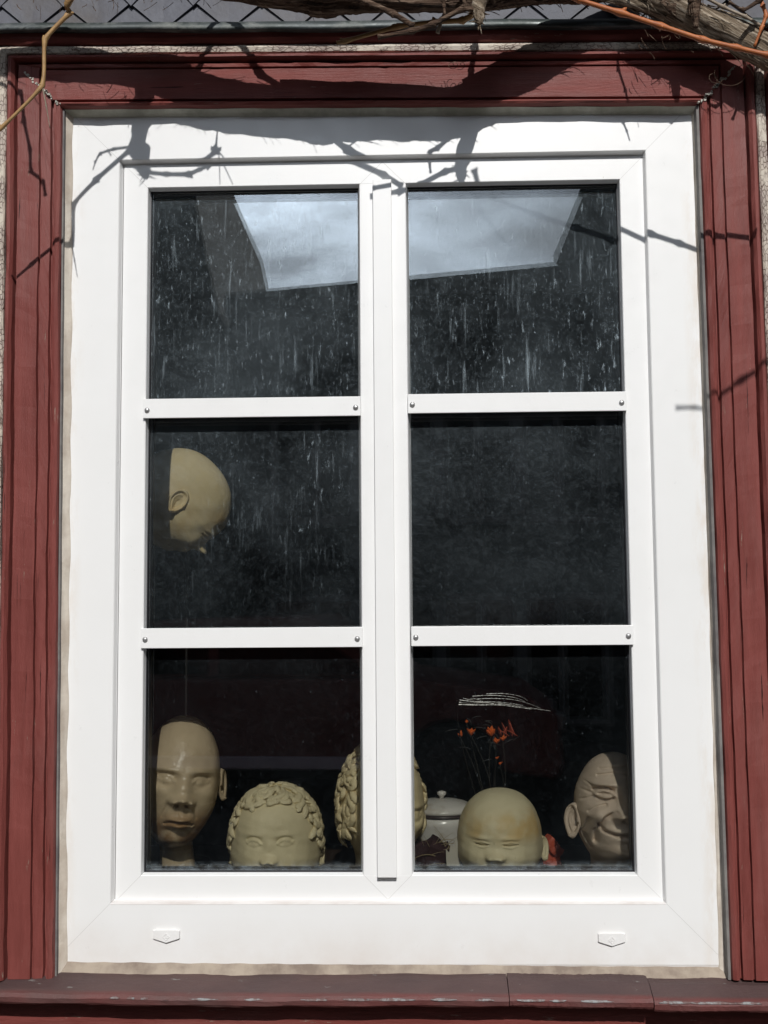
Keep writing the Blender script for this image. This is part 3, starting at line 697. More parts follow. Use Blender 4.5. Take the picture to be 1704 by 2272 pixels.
# 5 grinning old man
oe,on,om=.44,.10,-.17
old=[(-.30,oe+.15,.22,.05,.13),(.30,oe+.15,.22,.05,.13),(-.31,oe,.17,.12,-.16),(.31,oe,.16,.11,-.11),(-.30,oe-.01,.10,.075,.16),(.30,oe-.01,.10,.075,.13),
 (0,oe-.08,.10,.15,.16),(0,on+.06,.16,.11,.34),(.15,on+.03,.07,.07,.16),(-.15,on+.03,.07,.07,.16),(.06,on-.05,.035,.025,-.12),(-.06,on-.05,.035,.025,-.12),
 (-.45,on+.03,.16,.14,.14),(.45,on+.03,.16,.14,.14),(0,om+.04,.28,.08,.08),(0,om-.09,.17,.05,.07),(0,om-.32,.20,.13,.18),(.5,om-.10,.12,.16,-.07),(-.5,om-.10,.12,.16,-.07)]
go=[([(-.42,om+.14),(-.35,om+.04),(-.18,om-.02),(0,om-.03),(.18,om-.02),(.35,om+.04),(.42,om+.14)],.026,-.13),([(-.17,on+.08),(-.33,on-.02),(-.46,om+.03),(-.46,om-.16)],.030,-.11),([(.17,on+.08),(.33,on-.02),(.46,om+.03),(.46,om-.16)],.028,-.075),
 ([(-.55,on-.05),(-.62,om-.05),(-.52,om-.28)],.024,-.085),([(-.66,on-.10),(-.70,om-.12),(-.60,om-.35)],.022,-.07),([(.55,on-.05),(.62,om-.05),(.52,om-.28)],.022,-.05),([(-.35,oe+.27),(-.1,oe+.31),(.35,oe+.27)],.020,-.055),([(-.30,oe+.36),(0,oe+.39),(.38,oe+.36)],.020,-.045),([(-.47,oe+.12),(-.6,oe+.20)],.018,-.06),([(-.48,oe+.0),(-.66,oe+.04)],.018,-.06),([(-.47,oe-.06),(-.64,oe-.14)],.018,-.06),([(-.30,oe-.16),(-.45,oe-.20),(-.55,oe-.28)],.022,-.065)]
for s in (-1,1):
    u_,l_=eyelid(s*.30,oe,.14); go+=[(u_,.018,.06),(l_,.016,.05),([(p_[0],p_[1]+.06) for p_ in u_],.016,-.06),([(p_[0],p_[1]-.05) for p_ in l_],.016,-.05),([(s*.30-.03,oe),(s*.30+.03,oe)],.025,-.045)]
p=Q(1350,1777,.105)
build_head('grinning wrinkled old man head with a big jutting ear, at the window right edge',(p[0],.105+.085,p[2]),.107,.68,.84,old,go,c_old,R(2),R(0),R(-2),neck=(0,.02,.045,.055),ears=(-1,),earp=(.29,.15,-.08,-.12,.62),jaw=.84,squash=(2.1,2.1))
# 6 tipped head hanging in the dark
p=Q(380,1077,.33)
hf=build_head('bald ochre head tipped forward in profile, alone in the dark middle left pane',(p[0],.355,p[2]),.101,.76,1.0,baby_f(-.10,-.34,-.60),baby_g(-.10),c_float,R(97),R(48),0,ears=(-1,),earp=(.27,.17,-.04,-.12,.24,1.0),jaw=.90,cheek=.05)

V,F=tube([(p[0]+.0,.44,SHELF+.008),(p[0],.44,p[2]-.06),(p[0],.41,p[2]+.01)],.0025,10)
V2,F2=tube([(p[0],.44,SHELF+.0005),(p[0],.44,SHELF+.009)],.05,28)
V,F=join([(V,F),(V2,F2)]); mk('stand',V,F,mat('black_iron_stand',(.012,.012,.012),.7),hf)

# ------------------------------------------------------------------ other things on the shelf
enamel=mat('white_enamel',(.62,.60,.55),.22,.5); _n=noise(enamel,30,4); setc(enamel,mixc(enamel,ramp(enamel,_n,.5,.7),(.62,.60,.56),(.50,.46,.40)))
rimm=mat('dark_enamel_rim',(.05,.035,.035),.3)
def lathe(pr,c,k=48):
    V=[];F=[]
    for (r,z) in pr:
        for j in range(k): V.append((c[0]+r*math.cos(2*math.pi*j/k),c[1]+r*math.sin(2*math.pi*j/k),c[2]+z))
    for i in range(len(pr)-1):
        for j in range(k): F.append((i*k+j,i*k+(j+1)%k,(i+1)*k+(j+1)%k,(i+1)*k+j))
    F.append(tuple(reversed(range(k)))); F.append(tuple((len(pr)-1)*k+j for j in range(k)))
    return V,F
pc=Q(956,1765,.33); PY=.385
pot=thing('enamel_pot','white enamel lidded pot with a dark rim, behind the bald baby head','pot',(pc[0],PY,SHELF))
zt_=pc[2]-SHELF
V,F=lathe([(.050,.002),(.058,.006),(.061,.03),(.064,zt_-.02),(.067,zt_-.004),(.065,zt_-.004),(.060,zt_-.02)],(pc[0],PY,SHELF)); mk('pot_body',V,F,enamel,pot,True)
V,F=lathe([(.0665,zt_-.003),(.0700,zt_-.001),(.0700,zt_+.002),(.0665,zt_+.003)],(pc[0],PY,SHELF)); mk('rim',V,F,rimm,pot,True)
V,F=lathe([(.067,zt_+.004),(.065,zt_+.011),(.050,zt_+.018),(.030,zt_+.023),(.006,zt_+.025)],(pc[0],PY,SHELF)); lid=mk('lid',V,F,enamel,pot,True)
V,F=lathe([(.004,zt_+.025),(.005,zt_+.030),(.009,zt_+.034),(.009,zt_+.038),(.003,zt_+.041)],(pc[0],PY,SHELF),20); mk('knob',V,F,enamel,lid,True)
# dark bundle with straw in front of the pot
dk=mat('dark_maroon_cloth',(.045,.022,.024),.8,.2); bump(dk,noise(dk,40,4),.6,.006)
strawm=mat('dry_straw',(.40,.32,.18),.7)
pb=Q(925,1845,.24)
bun=thing('dried_bundle','dark crumpled bundle with pale straw stalks sticking out, in front of the enamel pot','dried plants',(pb[0],.26,SHELF))
V,F=lathe([(.030,.0),(.040,.03),(.046,.045),(.050,.062),(.042,.078),(.026,.088),(.008,.092)],(pb[0],.26,SHELF),40)
V=[(x+.008*math.sin(z*90+x*130)+.005*math.sin(x*300),y+.008*math.sin(z*110),z+.008*math.sin(x*170+1)) for x,y,z in V]
mk('wrapping',V,F,dk,bun)
for i in range(26):
    a=random.uniform(-1.3,1.3); L=random.uniform(.04,.095); r0=.0009 if i%3 else .0016
    b0=np.array([pb[0]+random.uniform(-.03,.045),.245+random.uniform(-.03,.02),SHELF+random.uniform(.05,.09)])
    d=np.array([math.sin(a),-.3,math.cos(a)*.8]); pts=[b0+d*L*s+np.array([0,0,-.035*s*s*abs(a)]) for s in np.linspace(0,1,8)]
    V,F=tube(pts,[r0*(1-.7*s) for s in np.linspace(0,1,8)],5,.5); mk('straw_stalk',V,F,strawm,bun)
# pale torn card edge beside the bundle
cd=MB(); e0=Q(962,1800,.30)
e0=Q(970,1815,.20)
cd.prism([(e0[0]-.004,e0[2]-.07),(e0[0]+.020,e0[2]-.07),(e0[0]+.022,e0[2]-.01),(e0[0]+.012,e0[2]+.004),(e0[0]+.009,e0[2]-.012),(e0[0]+.003,e0[2]-.006),(e0[0],e0[2]-.022),(e0[0]-.006,e0[2]-.016)],.200,.202)
tag(cd.build('torn_card',mat('pale_card',(.5,.47,.40),.8)),'torn pale card standing between the dark bundle and the baby head','card')
# red ribbon behind the baby head
rm=mat('red_ribbon_cloth',(.42,.07,.03),.6)
pr0=Q(1195,1822,.27); rb=[]
for (dx,dz,dx2,dz2,wd) in ((-.016,.010,.016,-.020,.010),(-.010,-.012,.010,-.050,.012),(-.004,-.004,-.016,-.045,.009)):
    path=[(pr0[0]+dx+(dx2-dx)*s+.002*math.sin(6*s),.27+.008*math.sin(7*s),pr0[2]+dz+(dz2-dz)*s) for s in np.linspace(0,1,10)]
    rb.append(tube(path,[wd]*10,8,.18,nrm0=(0,1,0)))
V,F=join(rb); tag(mk('red_ribbon',V,F,rm,None,False),'small red folded ribbon showing behind the ear of the baby head','ribbon')
# dried orange flowers on a dark stalk
ftg=thing('dried_flowers','dark dried bouquet with a few glowing orange petals above the baby head','dried flowers',tuple(Q(1060,1700,.55)*np.array([1,1,0])+np.array([0,0,SHELF])))
orange=mat('orange_petal',(.75,.14,.02),.6); redp=mat('dull_red_petal',(.42,.07,.03),.7); dstem=mat('dark_stem',(.014,.013,.010),.8); dleaf=mat('grey_dry_leaf',(.06,.065,.065),.8)
fl_pts=[(994,1592,.010),(1017,1588,.012),(1060,1590,.016),(1072,1606,.012),(1086,1600,.010),(1008,1562,.006),(1073,1640,.006),(1080,1652,.006)]
base=Q(1075,1800,.55); base[2]=SHELF; base[1]=.55
for i,(u,v,sz) in enumerate(fl_pts):
    q=Q(u,v,.52+.02*(i%3)); 
    mid=(q+base)/2+np.array([.012*math.sin(i*2),.01,.03])
    V,F=tube(smooth_path([base,mid,q],5),[.0014]*11,6); mk('stem',V,F,dstem,ftg)
    pts_=[]
    for k in range(4):
        a=-.6+.4*k+random.uniform(-.1,.1); d=np.array([math.sin(a),-.25,math.cos(a)])*sz*random.uniform(.8,1.5)
        pts_.append(tube([q+d*s for s in np.linspace(0,1,6)],[sz*.38*math.sin(math.pi*(.12+.86*s)) for s in np.linspace(0,1,6)],6,.4))
    V,F=join(pts_); mk('petal',V,F,orange,ftg)
q=Q(1102,1578,.56); pts_=[]
for k in range(7):
    a=random.uniform(-1.2,1.4); d=np.array([math.sin(a),.1,math.cos(a)])*.034*random.uniform(.6,1.2)
    pts_.append(tube([q+np.array([.006*k-.02,0,-.012])+d*s for s in np.linspace(0,1,6)],[.008*math.sin(math.pi*(.12+.86*s)) for s in np.linspace(0,1,6)],6,.2))
V,F=join(pts_); mk('petal',V,F,redp,ftg)
for k in range(16):
    q=Q(random.uniform(985,1110),random.uniform(1552,1640),.57); a=random.uniform(-1.6,1.6); d=np.array([math.sin(a),-.1,math.cos(a)])*random.uniform(.02,.04)
    V,F=tube([q+d*s+np.array([0,0,-.008*s*s]) for s in np.linspace(0,1,7)],[.0055*math.sin(math.pi*(.08+.9*s)) for s in np.linspace(0,1,7)],6,.18); mk('dry_leaf',V,F,dleaf,ftg)
# bright metal strands standing in for white glints, above the flowers
glint_m=mat('bright_glint',(.75,.75,.75),.35,.5,.6)
fan=thing('glint_fan','bright curved strands made in place of white glints, above the orange flowers','wire strips',tuple(Q(1070,1520,.30)))
for k,(pts_,r) in enumerate([(((992,1519),(1040,1520),(1090,1521),(1130,1527),(1190,1536)),.0009),(((1010,1512),(1050,1509),(1095,1510),(1130,1516),(1168,1530)),.0007),(((1020,1504),(1060,1502),(1100,1505),(1125,1511),(1138,1520)),.0008),(((1050,1499),(1085,1498),(1115,1502),(1130,1507),(1140,1514)),.0006),(((992,1512),(1020,1515),(1060,1516),(1100,1519),(1130,1524)),.0009),(((990,1522),(1030,1523),(1080,1523),(1120,1528),(1150,1532)),.0012),(((991,1517),(1015,1518),(1050,1518),(1080,1521)),.0012),(((1000,1508),(1012,1511),(1022,1509),(1040,1513)),.0008)]):
    w3=[Q(u,v,.30+.01*math.sin(k)) for u,v in pts_]
    sp_=smooth_path(w3,14); V,F=tube(sp_,[r*(.45+.9*random.random())*(1-.6*i/len(sp_)) for i in range(len(sp_))],6); mk('glint',V,F,glint_m,fan,True)
V,F=tube(smooth_path([Q(992,1515,.30),Q(985,1525,.40),Q(1000,1620,.50),Q(1040,1760,.55)],8),.0014,8); mk('glint_support',V,F,dstem,fan,True)

# ================================================================== VINE
def bark(name,a,b,c,sc_=1.0,ang=0):
    m=mat(name,a,.8,.2)
    def rn(scale,det,stx):
        t=m.node_tree; g=t.nodes.new('ShaderNodeNewGeometry'); r0=t.nodes.new('ShaderNodeMapping'); r0.inputs['Rotation'].default_value=(0,ang,0); r1=t.nodes.new('ShaderNodeMapping'); r1.inputs['Scale'].default_value=stx
        n=t.nodes.new('ShaderNodeTexNoise'); n.inputs['Scale'].default_value=scale; n.inputs['Detail'].default_value=det; n.inputs['Roughness'].default_value=.65
        t.links.new(g.outputs['Position'],r0.inputs[0]); t.links.new(r0.outputs[0],r1.inputs[0]); t.links.new(r1.outputs[0],n.inputs['Vector']); return n.outputs[0]
    n1=rn(26*sc_,6,(.28,2.6,2.6)); n2=rn(80*sc_,5,(.16,2.5,2.5))
    cc=mixc(m,ramp(m,n1,.35,.65),a,b); cc=mixc(m,ramp(m,n2,.50,.62),cc,c); cc=mixc(m,ramp(m,n2,.44,.36),cc,tuple(x*.3 for x in b)); setc(m,cc); bump(m,mathn(m,'ADD',n1,n2),1.0,.006); return m
bk=bark('old_vine_bark',(.24,.185,.13),(.13,.095,.065),(.44,.37,.29),1,R(-33)); bk_dark=bark('dark_vine_bark',(.10,.06,.04),(.05,.03,.02),(.20,.14,.10))
def twm(name,a,b):
    m=mat(name,a,.55,.4); n=noise(m,70,4,.6); setc(m,mixc(m,ramp(m,n,.35,.7),a,b)); bump(m,n,.35,.0015); return m
tw_o=twm('orange_twig_bark',(.42,.13,.035),(.30,.085,.028)); tw_b=twm('tan_twig_bark',(.38,.23,.09),(.25,.14,.06)); tw_g=twm('grey_twig_bark',(.33,.27,.21),(.18,.14,.10))
vine=thing('grapevine','old gnarled grapevine with peeling bark and bare twigs across the top of the window','vine',(.9,-.12,-1.1))
def S(u,v,ys,d,disp=True):
    """point in front of the wall (at distance d) whose sun shadow falls at photo point (u,v) on plane ys"""
    p=Q(u,v,ys); t=d+ys; return p+np.array([SA*t,-t,SB*t])
CS,WS,SS=-.03,0.0,.012
def woody(name,pts,rad,m,k=22,amp=.16,sub=10,fib=0,smoothf=True):
    path=smooth_path(pts,sub); rr=np.interp(np.linspace(0,1,len(path)),np.linspace(0,1,len(rad)),rad)
    sd=random.uniform(0,50); jit=RNG.normal(0,1,len(path)); jit=np.convolve(jit,np.ones(5)/5,'same')
    def dp(t,th,i):
        tw=t*len(path)*.05
        return 1+amp*(.55*math.sin(3*th+tw+sd)+.35*math.sin(7*th-tw*2+sd*2)+.35*abs(math.sin(11*th+tw*1.3))+.22*math.sin(19*th-tw*1.7+sd))+.22*amp*jit[i]*2
    parts=[tube(path,rr,k,disp=dp)]
    # peeling strips
    for f in range(fib):
        i0=random.randrange(2,len(path)-3); L=random.randint(3,10); i1=min(len(path)-1,i0+L); th=random.uniform(0,6.28)
        seg=path[i0:i1+1]
        if len(seg)<3: continue
        t=seg[1]-seg[0]; t/=np.linalg.norm(t); a=np.cross(t,[0,1,0.1]); a/=np.linalg.norm(a); b=np.cross(t,a)
        offd=a*math.cos(th)+b*math.sin(th); n_=len(seg)
        lift=random.uniform(0.05,.7)
        sp=[seg[i]+offd*(rr[i0+i]*(1.05+lift*(i/(n_-1))**2)) + np.array([0,0,-.004*lift*(i/(n_-1))**2]) for i in range(n_)]
        parts.append(tube(sp,[random.uniform(.0006,.0022)*(1-.6*i/(n_-1)) for i in range(n_)],5,.35))
    V,F=join(parts); return mk(name,V,F,m,vine,smoothf)
# main horizontal limb; its shadow sweeps across the head of the casing
cl_=[(-120,150,26),(0,150,27),(111,142,33),(190,147,28),(300,155,27),(383,174,36),(440,192,32),(535,209,28),(640,220,33),(697,228,37),(760,226,31),(837,227,27),(917,227,27),(1000,213,32),(1063,187,31),(1109,162,31),(1169,136,32),(1225,108,34),(1290,78,36),(1370,40,36)]
dd=[.18,.18,.18,.175,.17,.17,.17,.168,.168,.168,.168,.168,.166,.16,.15,.14,.125,.11,.10,.095]
pts=[S(u,v,CS,d) for (u,v,h),d in zip(cl_,dd)]; rad=[h*(.00058 if u<360 else .00066) for (u,_,h) in cl_]
woody('trunk',pts,rad,bk_dark,44,.24,14,220)
woody('trunk',[Q(1365,-45,-.10),Q(1420,-6,-.098),Q(1500,38,-.092),Q(1580,72,-.09),Q(1659,112,-.09),Q(1760,150,-.09),Q(1900,260,-.09),Q(1960,700,-.08),Q(1960,1700,-.07),Q(1970,2600,-.06)],[.021,.024,.0245,.0245,.025,.026,.028,.03,.034,.04],bk,30,.13,14,150)
woody('branch',[Q(1020,14,-.13),Q(1100,8,-.11),Q(1190,-4,-.10),Q(1270,-10,-.098),Q(1340,-2,-.095),Q(1400,14,-.095),Q(1440,30,-.093)],[.008,.007,.006,.007,.009,.011,.012],bk,18,.2,8,40)
woody('branch',[Q(600,-16,-.145),Q(700,-3,-.14),Q(800,-2,-.14),Q(900,6,-.14),Q(1000,14,-.14)],[.006,.007,.006,.007,.009],bk,16,.2,8,30)
# stubs whose shadows hang down on the white frame
def spiky(name,pts,rad,m,n=26,ln=.018):
    o=woody(name,pts,rad,m,18,.28,8,10)
    parts=[]; path=smooth_path(pts,8)
    for i in range(n):
        c=path[random.randrange(3,len(path))]; a=random.uniform(0,6.28); d=np.array([math.cos(a),random.uniform(-.5,.5),math.sin(a)*.7-.3]); L=ln*random.uniform(.5,1.2)
        r=np.interp(0.5,[0,1],[rad[0],rad[-1]])
        parts.append(tube([c+d*(r*.4+L*s) for s in (0,.5,1)],[.0022,.0018,.0005],5,.5))
    V,F=join(parts); mk('loose_bark',V,F,m,o)['kind']='stuff'; return o
spiky('stub',[S(315,150,CS,.19),S(312,205,CS,.23),S(305,262,WS,.26),S(300,300,WS,.27),S(293,322,WS,.27),S(307,352,SS,.27),S(316,384,SS,.27)],[.018,.014,.0125,.011,.0105,.015,.004],bk_dark,34,.014)
spiky('stub',[S(1010,205,CS,.16),S(1019,258,WS,.185),S(1012,300,WS,.195),S(999,335,WS,.195),S(997,378,SS,.195),S(997,392,SS,.195)],[.016,.013,.0115,.009,.0075,.003],bk,30,.012)
spiky('stub',[Q(1437,20,-.10),S(1460,121,CS,.125),S(1461,172,CS,.125),S(1462,219,CS,.125)],[.018,.012,.008,.0025],bk_dark,12,.010)
def knots(path_pts,r,sub=6,every=2):
    return path_pts
def twig(pts,r,m,name='twig',nodes=True):
    pts=[np.array(p) for p in pts]; path=smooth_path(pts,5); n_=len(path)
    rr=np.interp(np.linspace(0,1,n_),np.linspace(0,1,len(r)),r)*.80
    # swollen nodes at the bends
    for i in range(0,n_,5):
        if nodes: rr[i]*=1.5
    # straighter internodes: blend catmull with polyline
    lin=[]
    for i in range(len(pts)-1):
        for s in range(5): lin.append(pts[i]+(pts[i+1]-pts[i])*s/5)
    lin.append(pts[-1]); path=path*.35+np.array(lin)*.65
    V,F=tube(path,rr,9); parts=[(V,F)]
    if nodes:
        for i in range(5,n_-1,5):
            d=np.array([random.uniform(-1,1),-.3,random.uniform(-.6,1)]); d/=np.linalg.norm(d); bl=random.uniform(.75,1.2)
            parts.append(tube([path[i],path[i]+d*rr[i]*1.2*bl,path[i]+d*rr[i]*1.7*bl],[rr[i]*.7,rr[i]*.5,rr[i]*.1],6))
    V,F=join(parts); return mk(name,V,F,m,vine,True)
# tan twig, upper left, in front of the casing
tag(twig([S(300,312,WS,.262),S(283,322,WS,.25),S(205,390,WS,.23),Q(150,28,-.22),Q(97,85,-.22),Q(92,185,-.22),Q(5,275,-.22),Q(-40,315,-.22)],[.0042,.0046,.0046,.0044,.004,.0036,.003,.0026],tw_b),'tan kinked twig in front of the upper left casing')
twig([Q(92,188,-.22),Q(100,230,-.215),Q(108,277,-.21)],[.0016,.0012,.0006],tw_g)
twig([S(293,316,WS,.26),S(245,322,WS,.26),S(216,332,WS,.26),S(206,350,WS,.26),S(201,366,WS,.255)],[.003,.0024,.0024,.0018,.001],bk_dark)
twig([S(232,324,WS,.26),S(240,336,WS,.26)],[.0018,.001],bk_dark)
# far left shadow twig
twig([S(-60,178,CS,.30),S(-10,190,CS,.30),S(45,202,CS,.30),S(52,262,CS,.30),S(65,325,CS,.30),S(67,370,CS,.30),S(92,388,CS,.30),S(97,417,CS,.30)],[.0034,.0036,.0038,.0036,.0034,.0034,.0036,.003],bk_dark)
# twig cluster above the left pane
twig([S(475,235,WS,.24),S(471,268,WS,.25),S(468,300,WS,.25),S(466,322,WS,.25)],[.0012,.0014,.0016,.004],bk_dark)
twig([S(315,372,SS,.27),S(360,376,SS,.26),S(408,376,SS,.255),S(430,366,SS,.25),S(450,340,WS,.25),S(468,324,WS,.25)],[.004,.0036,.0046,.0034,.0036,.0075],bk_dark)
twig([S(470,326,WS,.25),S(474,352,SS,.25),S(475,398,SS,.25)],[.0016,.0012,.0008],bk_dark,nodes=False)
twig([S(470,326,WS,.25),S(484,358,SS,.25),S(503,398,SS,.25)],[.0016,.0012,.0008],bk_dark,nodes=False)
twig([S(455,320,WS,.25),S(478,322,WS,.25)],[.003,.003],bk_dark)
twig([S(478,70,CS,.20),S(470,90,CS,.20),S(446,128,CS,.20),S(424,152,CS,.20),S(400,170,CS,.19)],[.0045,.0062,.005,.0045,.006],bk_dark)
twig([S(478,78,CS,.20),S(515,103,CS,.20),S(562,157,CS,.20),S(615,187,CS,.20),S(700,284,WS,.20),S(752,324,WS,.20),S(830,378,SS,.20),S(868,402,SS,.20)],[.0058,.0055,.0064,.0055,.0055,.0062,.005,.005],bk_dark)
twig([S(745,322,WS,.20),S(775,300,WS,.20),S(785,285,WS,.20)],[.002,.0014,.0008],bk_dark)
twig([S(1002,345,WS,.195),S(962,370,SS,.2),S(905,400,SS,.2),S(866,412,SS,.2),S(800,424,SS,.2)],[.005,.0048,.005,.0045,.004],bk_dark)
twig([S(968,300,WS,.195),S(945,320,WS,.195),S(928,345,SS,.195),S(930,372,SS,.195)],[.004,.0046,.0036,.0022],bk_dark)
#twig([S(905,402,SS,.2),S(930,455,SS,.2),S(890,560,SS,.2),S(870,640,SS,.2)],[.0035,.003,.0025,.002],bk_dark)
twig([S(1030,60,CS,.2),S(1024,118,CS,.2),S(1018,150,CS,.2),S(1014,180,CS,.2)],[.0052,.006,.0054,.0045],bk_dark)
twig([S(1326,100,CS,.2),S(1336,146,CS,.2),S(1352,192,CS,.2),S(1357,218,CS,.2),S(1354,283,WS,.2),S(1360,303,WS,.2)],[.0022,.0026,.0024,.0024,.0018,.0012],bk_dark)
twig([S(1640,150,CS,.15),S(1612,178,CS,.15),S(1580,205,CS,.15),S(1548,225,CS,.15),S(1518,208,CS,.15)],[.004,.0036,.0046,.003,.0026],bk_dark)
twig([S(1760,740,CS,.74),S(1700,765,CS,.74),S(1659,787,CS,.74),S(1603,820,CS,.74),S(1556,848,CS,.74),S(1500,880,WS,.74),S(1460,881,WS,.74)],[.004,.0042,.0042,.005,.0036,.003,.0036],bk_dark)
#twig([S(1800,470,CS,.30),S(1659,482,CS,.30),S(1600,490,CS,.3),S(1540,485,CS,.3)],[.004,.0042,.0042,.0032],bk_dark)
# visible orange shoot
tag(twig([Q(1130,-45,-.25),Q(1251,0,-.25),Q(1341,28,-.25),Q(1427,56,-.25),Q(1518,86,-.255),Q(1590,103,-.258),Q(1659,119,-.262),Q(1760,138,-.26)],[.0036,.0042,.0050,.0046,.0046,.0046,.0046,.0046],tw_o),'long straight orange shoot across the upper right corner')
tag(twig([Q(727,93,-.12),Q(742,90,-.12),Q(860,57,-.12),Q(940,48,-.13),Q(1000,44,-.14),Q(1025,30,-.15)],[.0036,.0042,.0045,.0048,.0056,.006],tw_b),'tan cut twig above the middle of the casing')
twig([Q(945,72,-.13),Q(952,50,-.135),Q(962,25,-.14),Q(985,3,-.145),Q(1005,-15,-.15)],[.0042,.0036,.0034,.0034,.0036],tw_g,nodes=False)
twig([Q(1640,-12,-.13),Q(1648,12,-.13),Q(1655,34,-.13),Q(1645,60,-.13),Q(1630,100,-.125)],[.003,.0036,.004,.003,.0025],tw_o)
twig([Q(1500,-18,-.125),Q(1562,15,-.12),Q(1610,36,-.12),Q(1648,58,-.12)],[.0032,.003,.003,.003],tw_g)
twig([Q(1200,-12,-.1),Q(1210,10,-.1),Q(1216,26,-.1)],[.0009,.0008,.0006],tw_o,nodes=False)
# second limb further out, seen only in the glass and as soft shadow
twig([S(1020,395,.033,.40),S(1035,450,.033,.42),S(1070,500,.033,.44),S(1110,545,.033,.47),S(1150,580,.033,.50)],[.006,.0045,.004,.003,.002],bk_dark)
# curly tendrils
def tendril(c,r,n,d,seed):
    rg=random.Random(seed); pts=[]
    for i in range(30):
        s=i/29; a=s*n*6.283+seed; pts.append(np.array(c)+np.array([math.cos(a)*r*(1-.4*s)+s*r*1.2,-.01*s,math.sin(a)*r*(1-.4*s)]))
    V,F=tube(pts,.0005,5); mk('tendril',V,F,bk_dark,vine)
tendril(S(972,176,CS,.05),.007,1.6,0,1); tendril(S(990,176,CS,.05),.006,1.2,0,4)
tendril(Q(1560,170,-.06),.02,.7,0,2); tendril(Q(1530,175,-.06),.012,1.1,0,5)
# fibres that hang off the limbs
fb=[]
for i in range(100):
    if i<70: c=S(random.uniform(60,1000),random.uniform(170,215),CS,.15); 
    else: c=Q(random.uniform(1380,1640),random.uniform(40,120),-.085)
    a=random.uniform(-2.4,-.7); L=random.uniform(.006,.024); d=np.array([math.cos(a),random.uniform(-.3,.1),math.sin(a)])
    cv=random.uniform(-.01,.01)
    fb.append(tube([c+d*L*s+np.array([cv*s*s,0,0]) for s in np.linspace(0,1,6)],random.uniform(.0003,.0008),4,1))
V,F=join(fb); mk('bark_fibres',V,F,bk_dark,vine)['kind']='stuff'
# thin web-like hairs at left corner of the casing
for (a_,b_) in (((60,105),(72,115)),):
    pass

# ================================================================== OUTSIDE, SEEN ONLY IN THE GLASS
GZ=-.92
def RF(u,v,yb):
    p=Q(u,v,2*.033-yb); return (p[0],yb,p[2])
asph=mat('asphalt',(.05,.05,.05),.9); _n=noise(asph,30,5); setc(asph,mixc(asph,_n,(.035,.035,.037),(.07,.07,.068)))
pave=mat('pavement',(.16,.155,.15),.85); _n=noise(pave,6,6); setc(pave,mixc(pave,_n,(.06,.06,.056),(.11,.10,.095)))
struct('ground',MB().box(-150,150,-150,150,GZ-.25,GZ-.13),pave)
struct('road',MB().box(-120,120,-7.6,-2.6,GZ-.129,GZ-.12),asph)
struct('pavement',MB().box(-120,120,-2.55,-.0,GZ-.128,GZ),pave)
struct('far_pavement',MB().box(-120,120,-8.98,-7.65,GZ-.128,GZ),pave)
plA=mat('green_grey_plaster',(.10,.12,.11),.9); plB=mat('grey_plaster',(.085,.10,.10),.9); plC=mat('dark_shingle_wall',(.075,.085,.08),.9)
for m in (plA,plB,plC):
    bc=m.node_tree.nodes['Principled BSDF'].inputs['Base Color'].default_value; n=noise(m,1.6,7,.7); setc(m,mixc(m,n,tuple(x*.6 for x in bc[:3]),tuple(x*1.5 for x in bc[:3])))
roofm=mat('dark_roof_tiles',(.035,.033,.03),.8); wfr=mat('grey_window_paint',(.30,.32,.32),.5); wgl=mat('dark_window_glass',(.01,.012,.014),.08)
YF=-9.0
def opp_window(par,xc,zc,w_,h_,yf):
    f=MB().box(xc-w_/2-.07,xc-w_/2,yf-.02,yf+.05,zc-h_/2-.07,zc+h_/2+.07).box(xc+w_/2,xc+w_/2+.07,yf-.02,yf+.05,zc-h_/2-.07,zc+h_/2+.07).box(xc-w_/2,xc+w_/2,yf-.02,yf+.05,zc+h_/2,zc+h_/2+.07).box(xc-w_/2-.0,xc+w_/2,yf-.02,yf+.05,zc-h_/2-.07,zc-h_/2).box(xc-.03,xc+.03,yf-.02,yf+.04,zc-h_/2,zc+h_/2).build('window',wfr,par)
    MB().box(xc-w_/2,xc+w_/2,yf-.01,yf+.012,zc-h_/2,zc+h_/2).build('pane',wgl,f)
# centre house: eaves line gives the lower edge of the reflected sky
e1=RF(560,641,YF); e2=RF(1215,580,YF); sl_=(e2[2]-e1[2])/(e2[0]-e1[0])
xa,xb=e1[0]-.3,e2[0]+.8; za=e1[2]+sl_*(xa-e1[0]); zb=e1[2]+sl_*(xb-e1[0])
hB=thing('house','low grey plastered house across the street, middle of the reflected row','house',((xa+xb)/2,YF,GZ))
MB().prism([(xa,GZ),(xb,GZ),(xb,zb-.22),(xa,za-.22)],YF-7,YF).build('wall',plB,hB)
MB().prism([(xa,za-.22),(xb,zb-.22),(xb,zb),(xa,za)],YF-7.2,YF+.25).build('roof',roofm,hB)
for xc in np.linspace(xa+.9,xb-.9,4):
    for zc in (1.9,-.1): opp_window(hB,xc,zc,.8,1.15,YF)
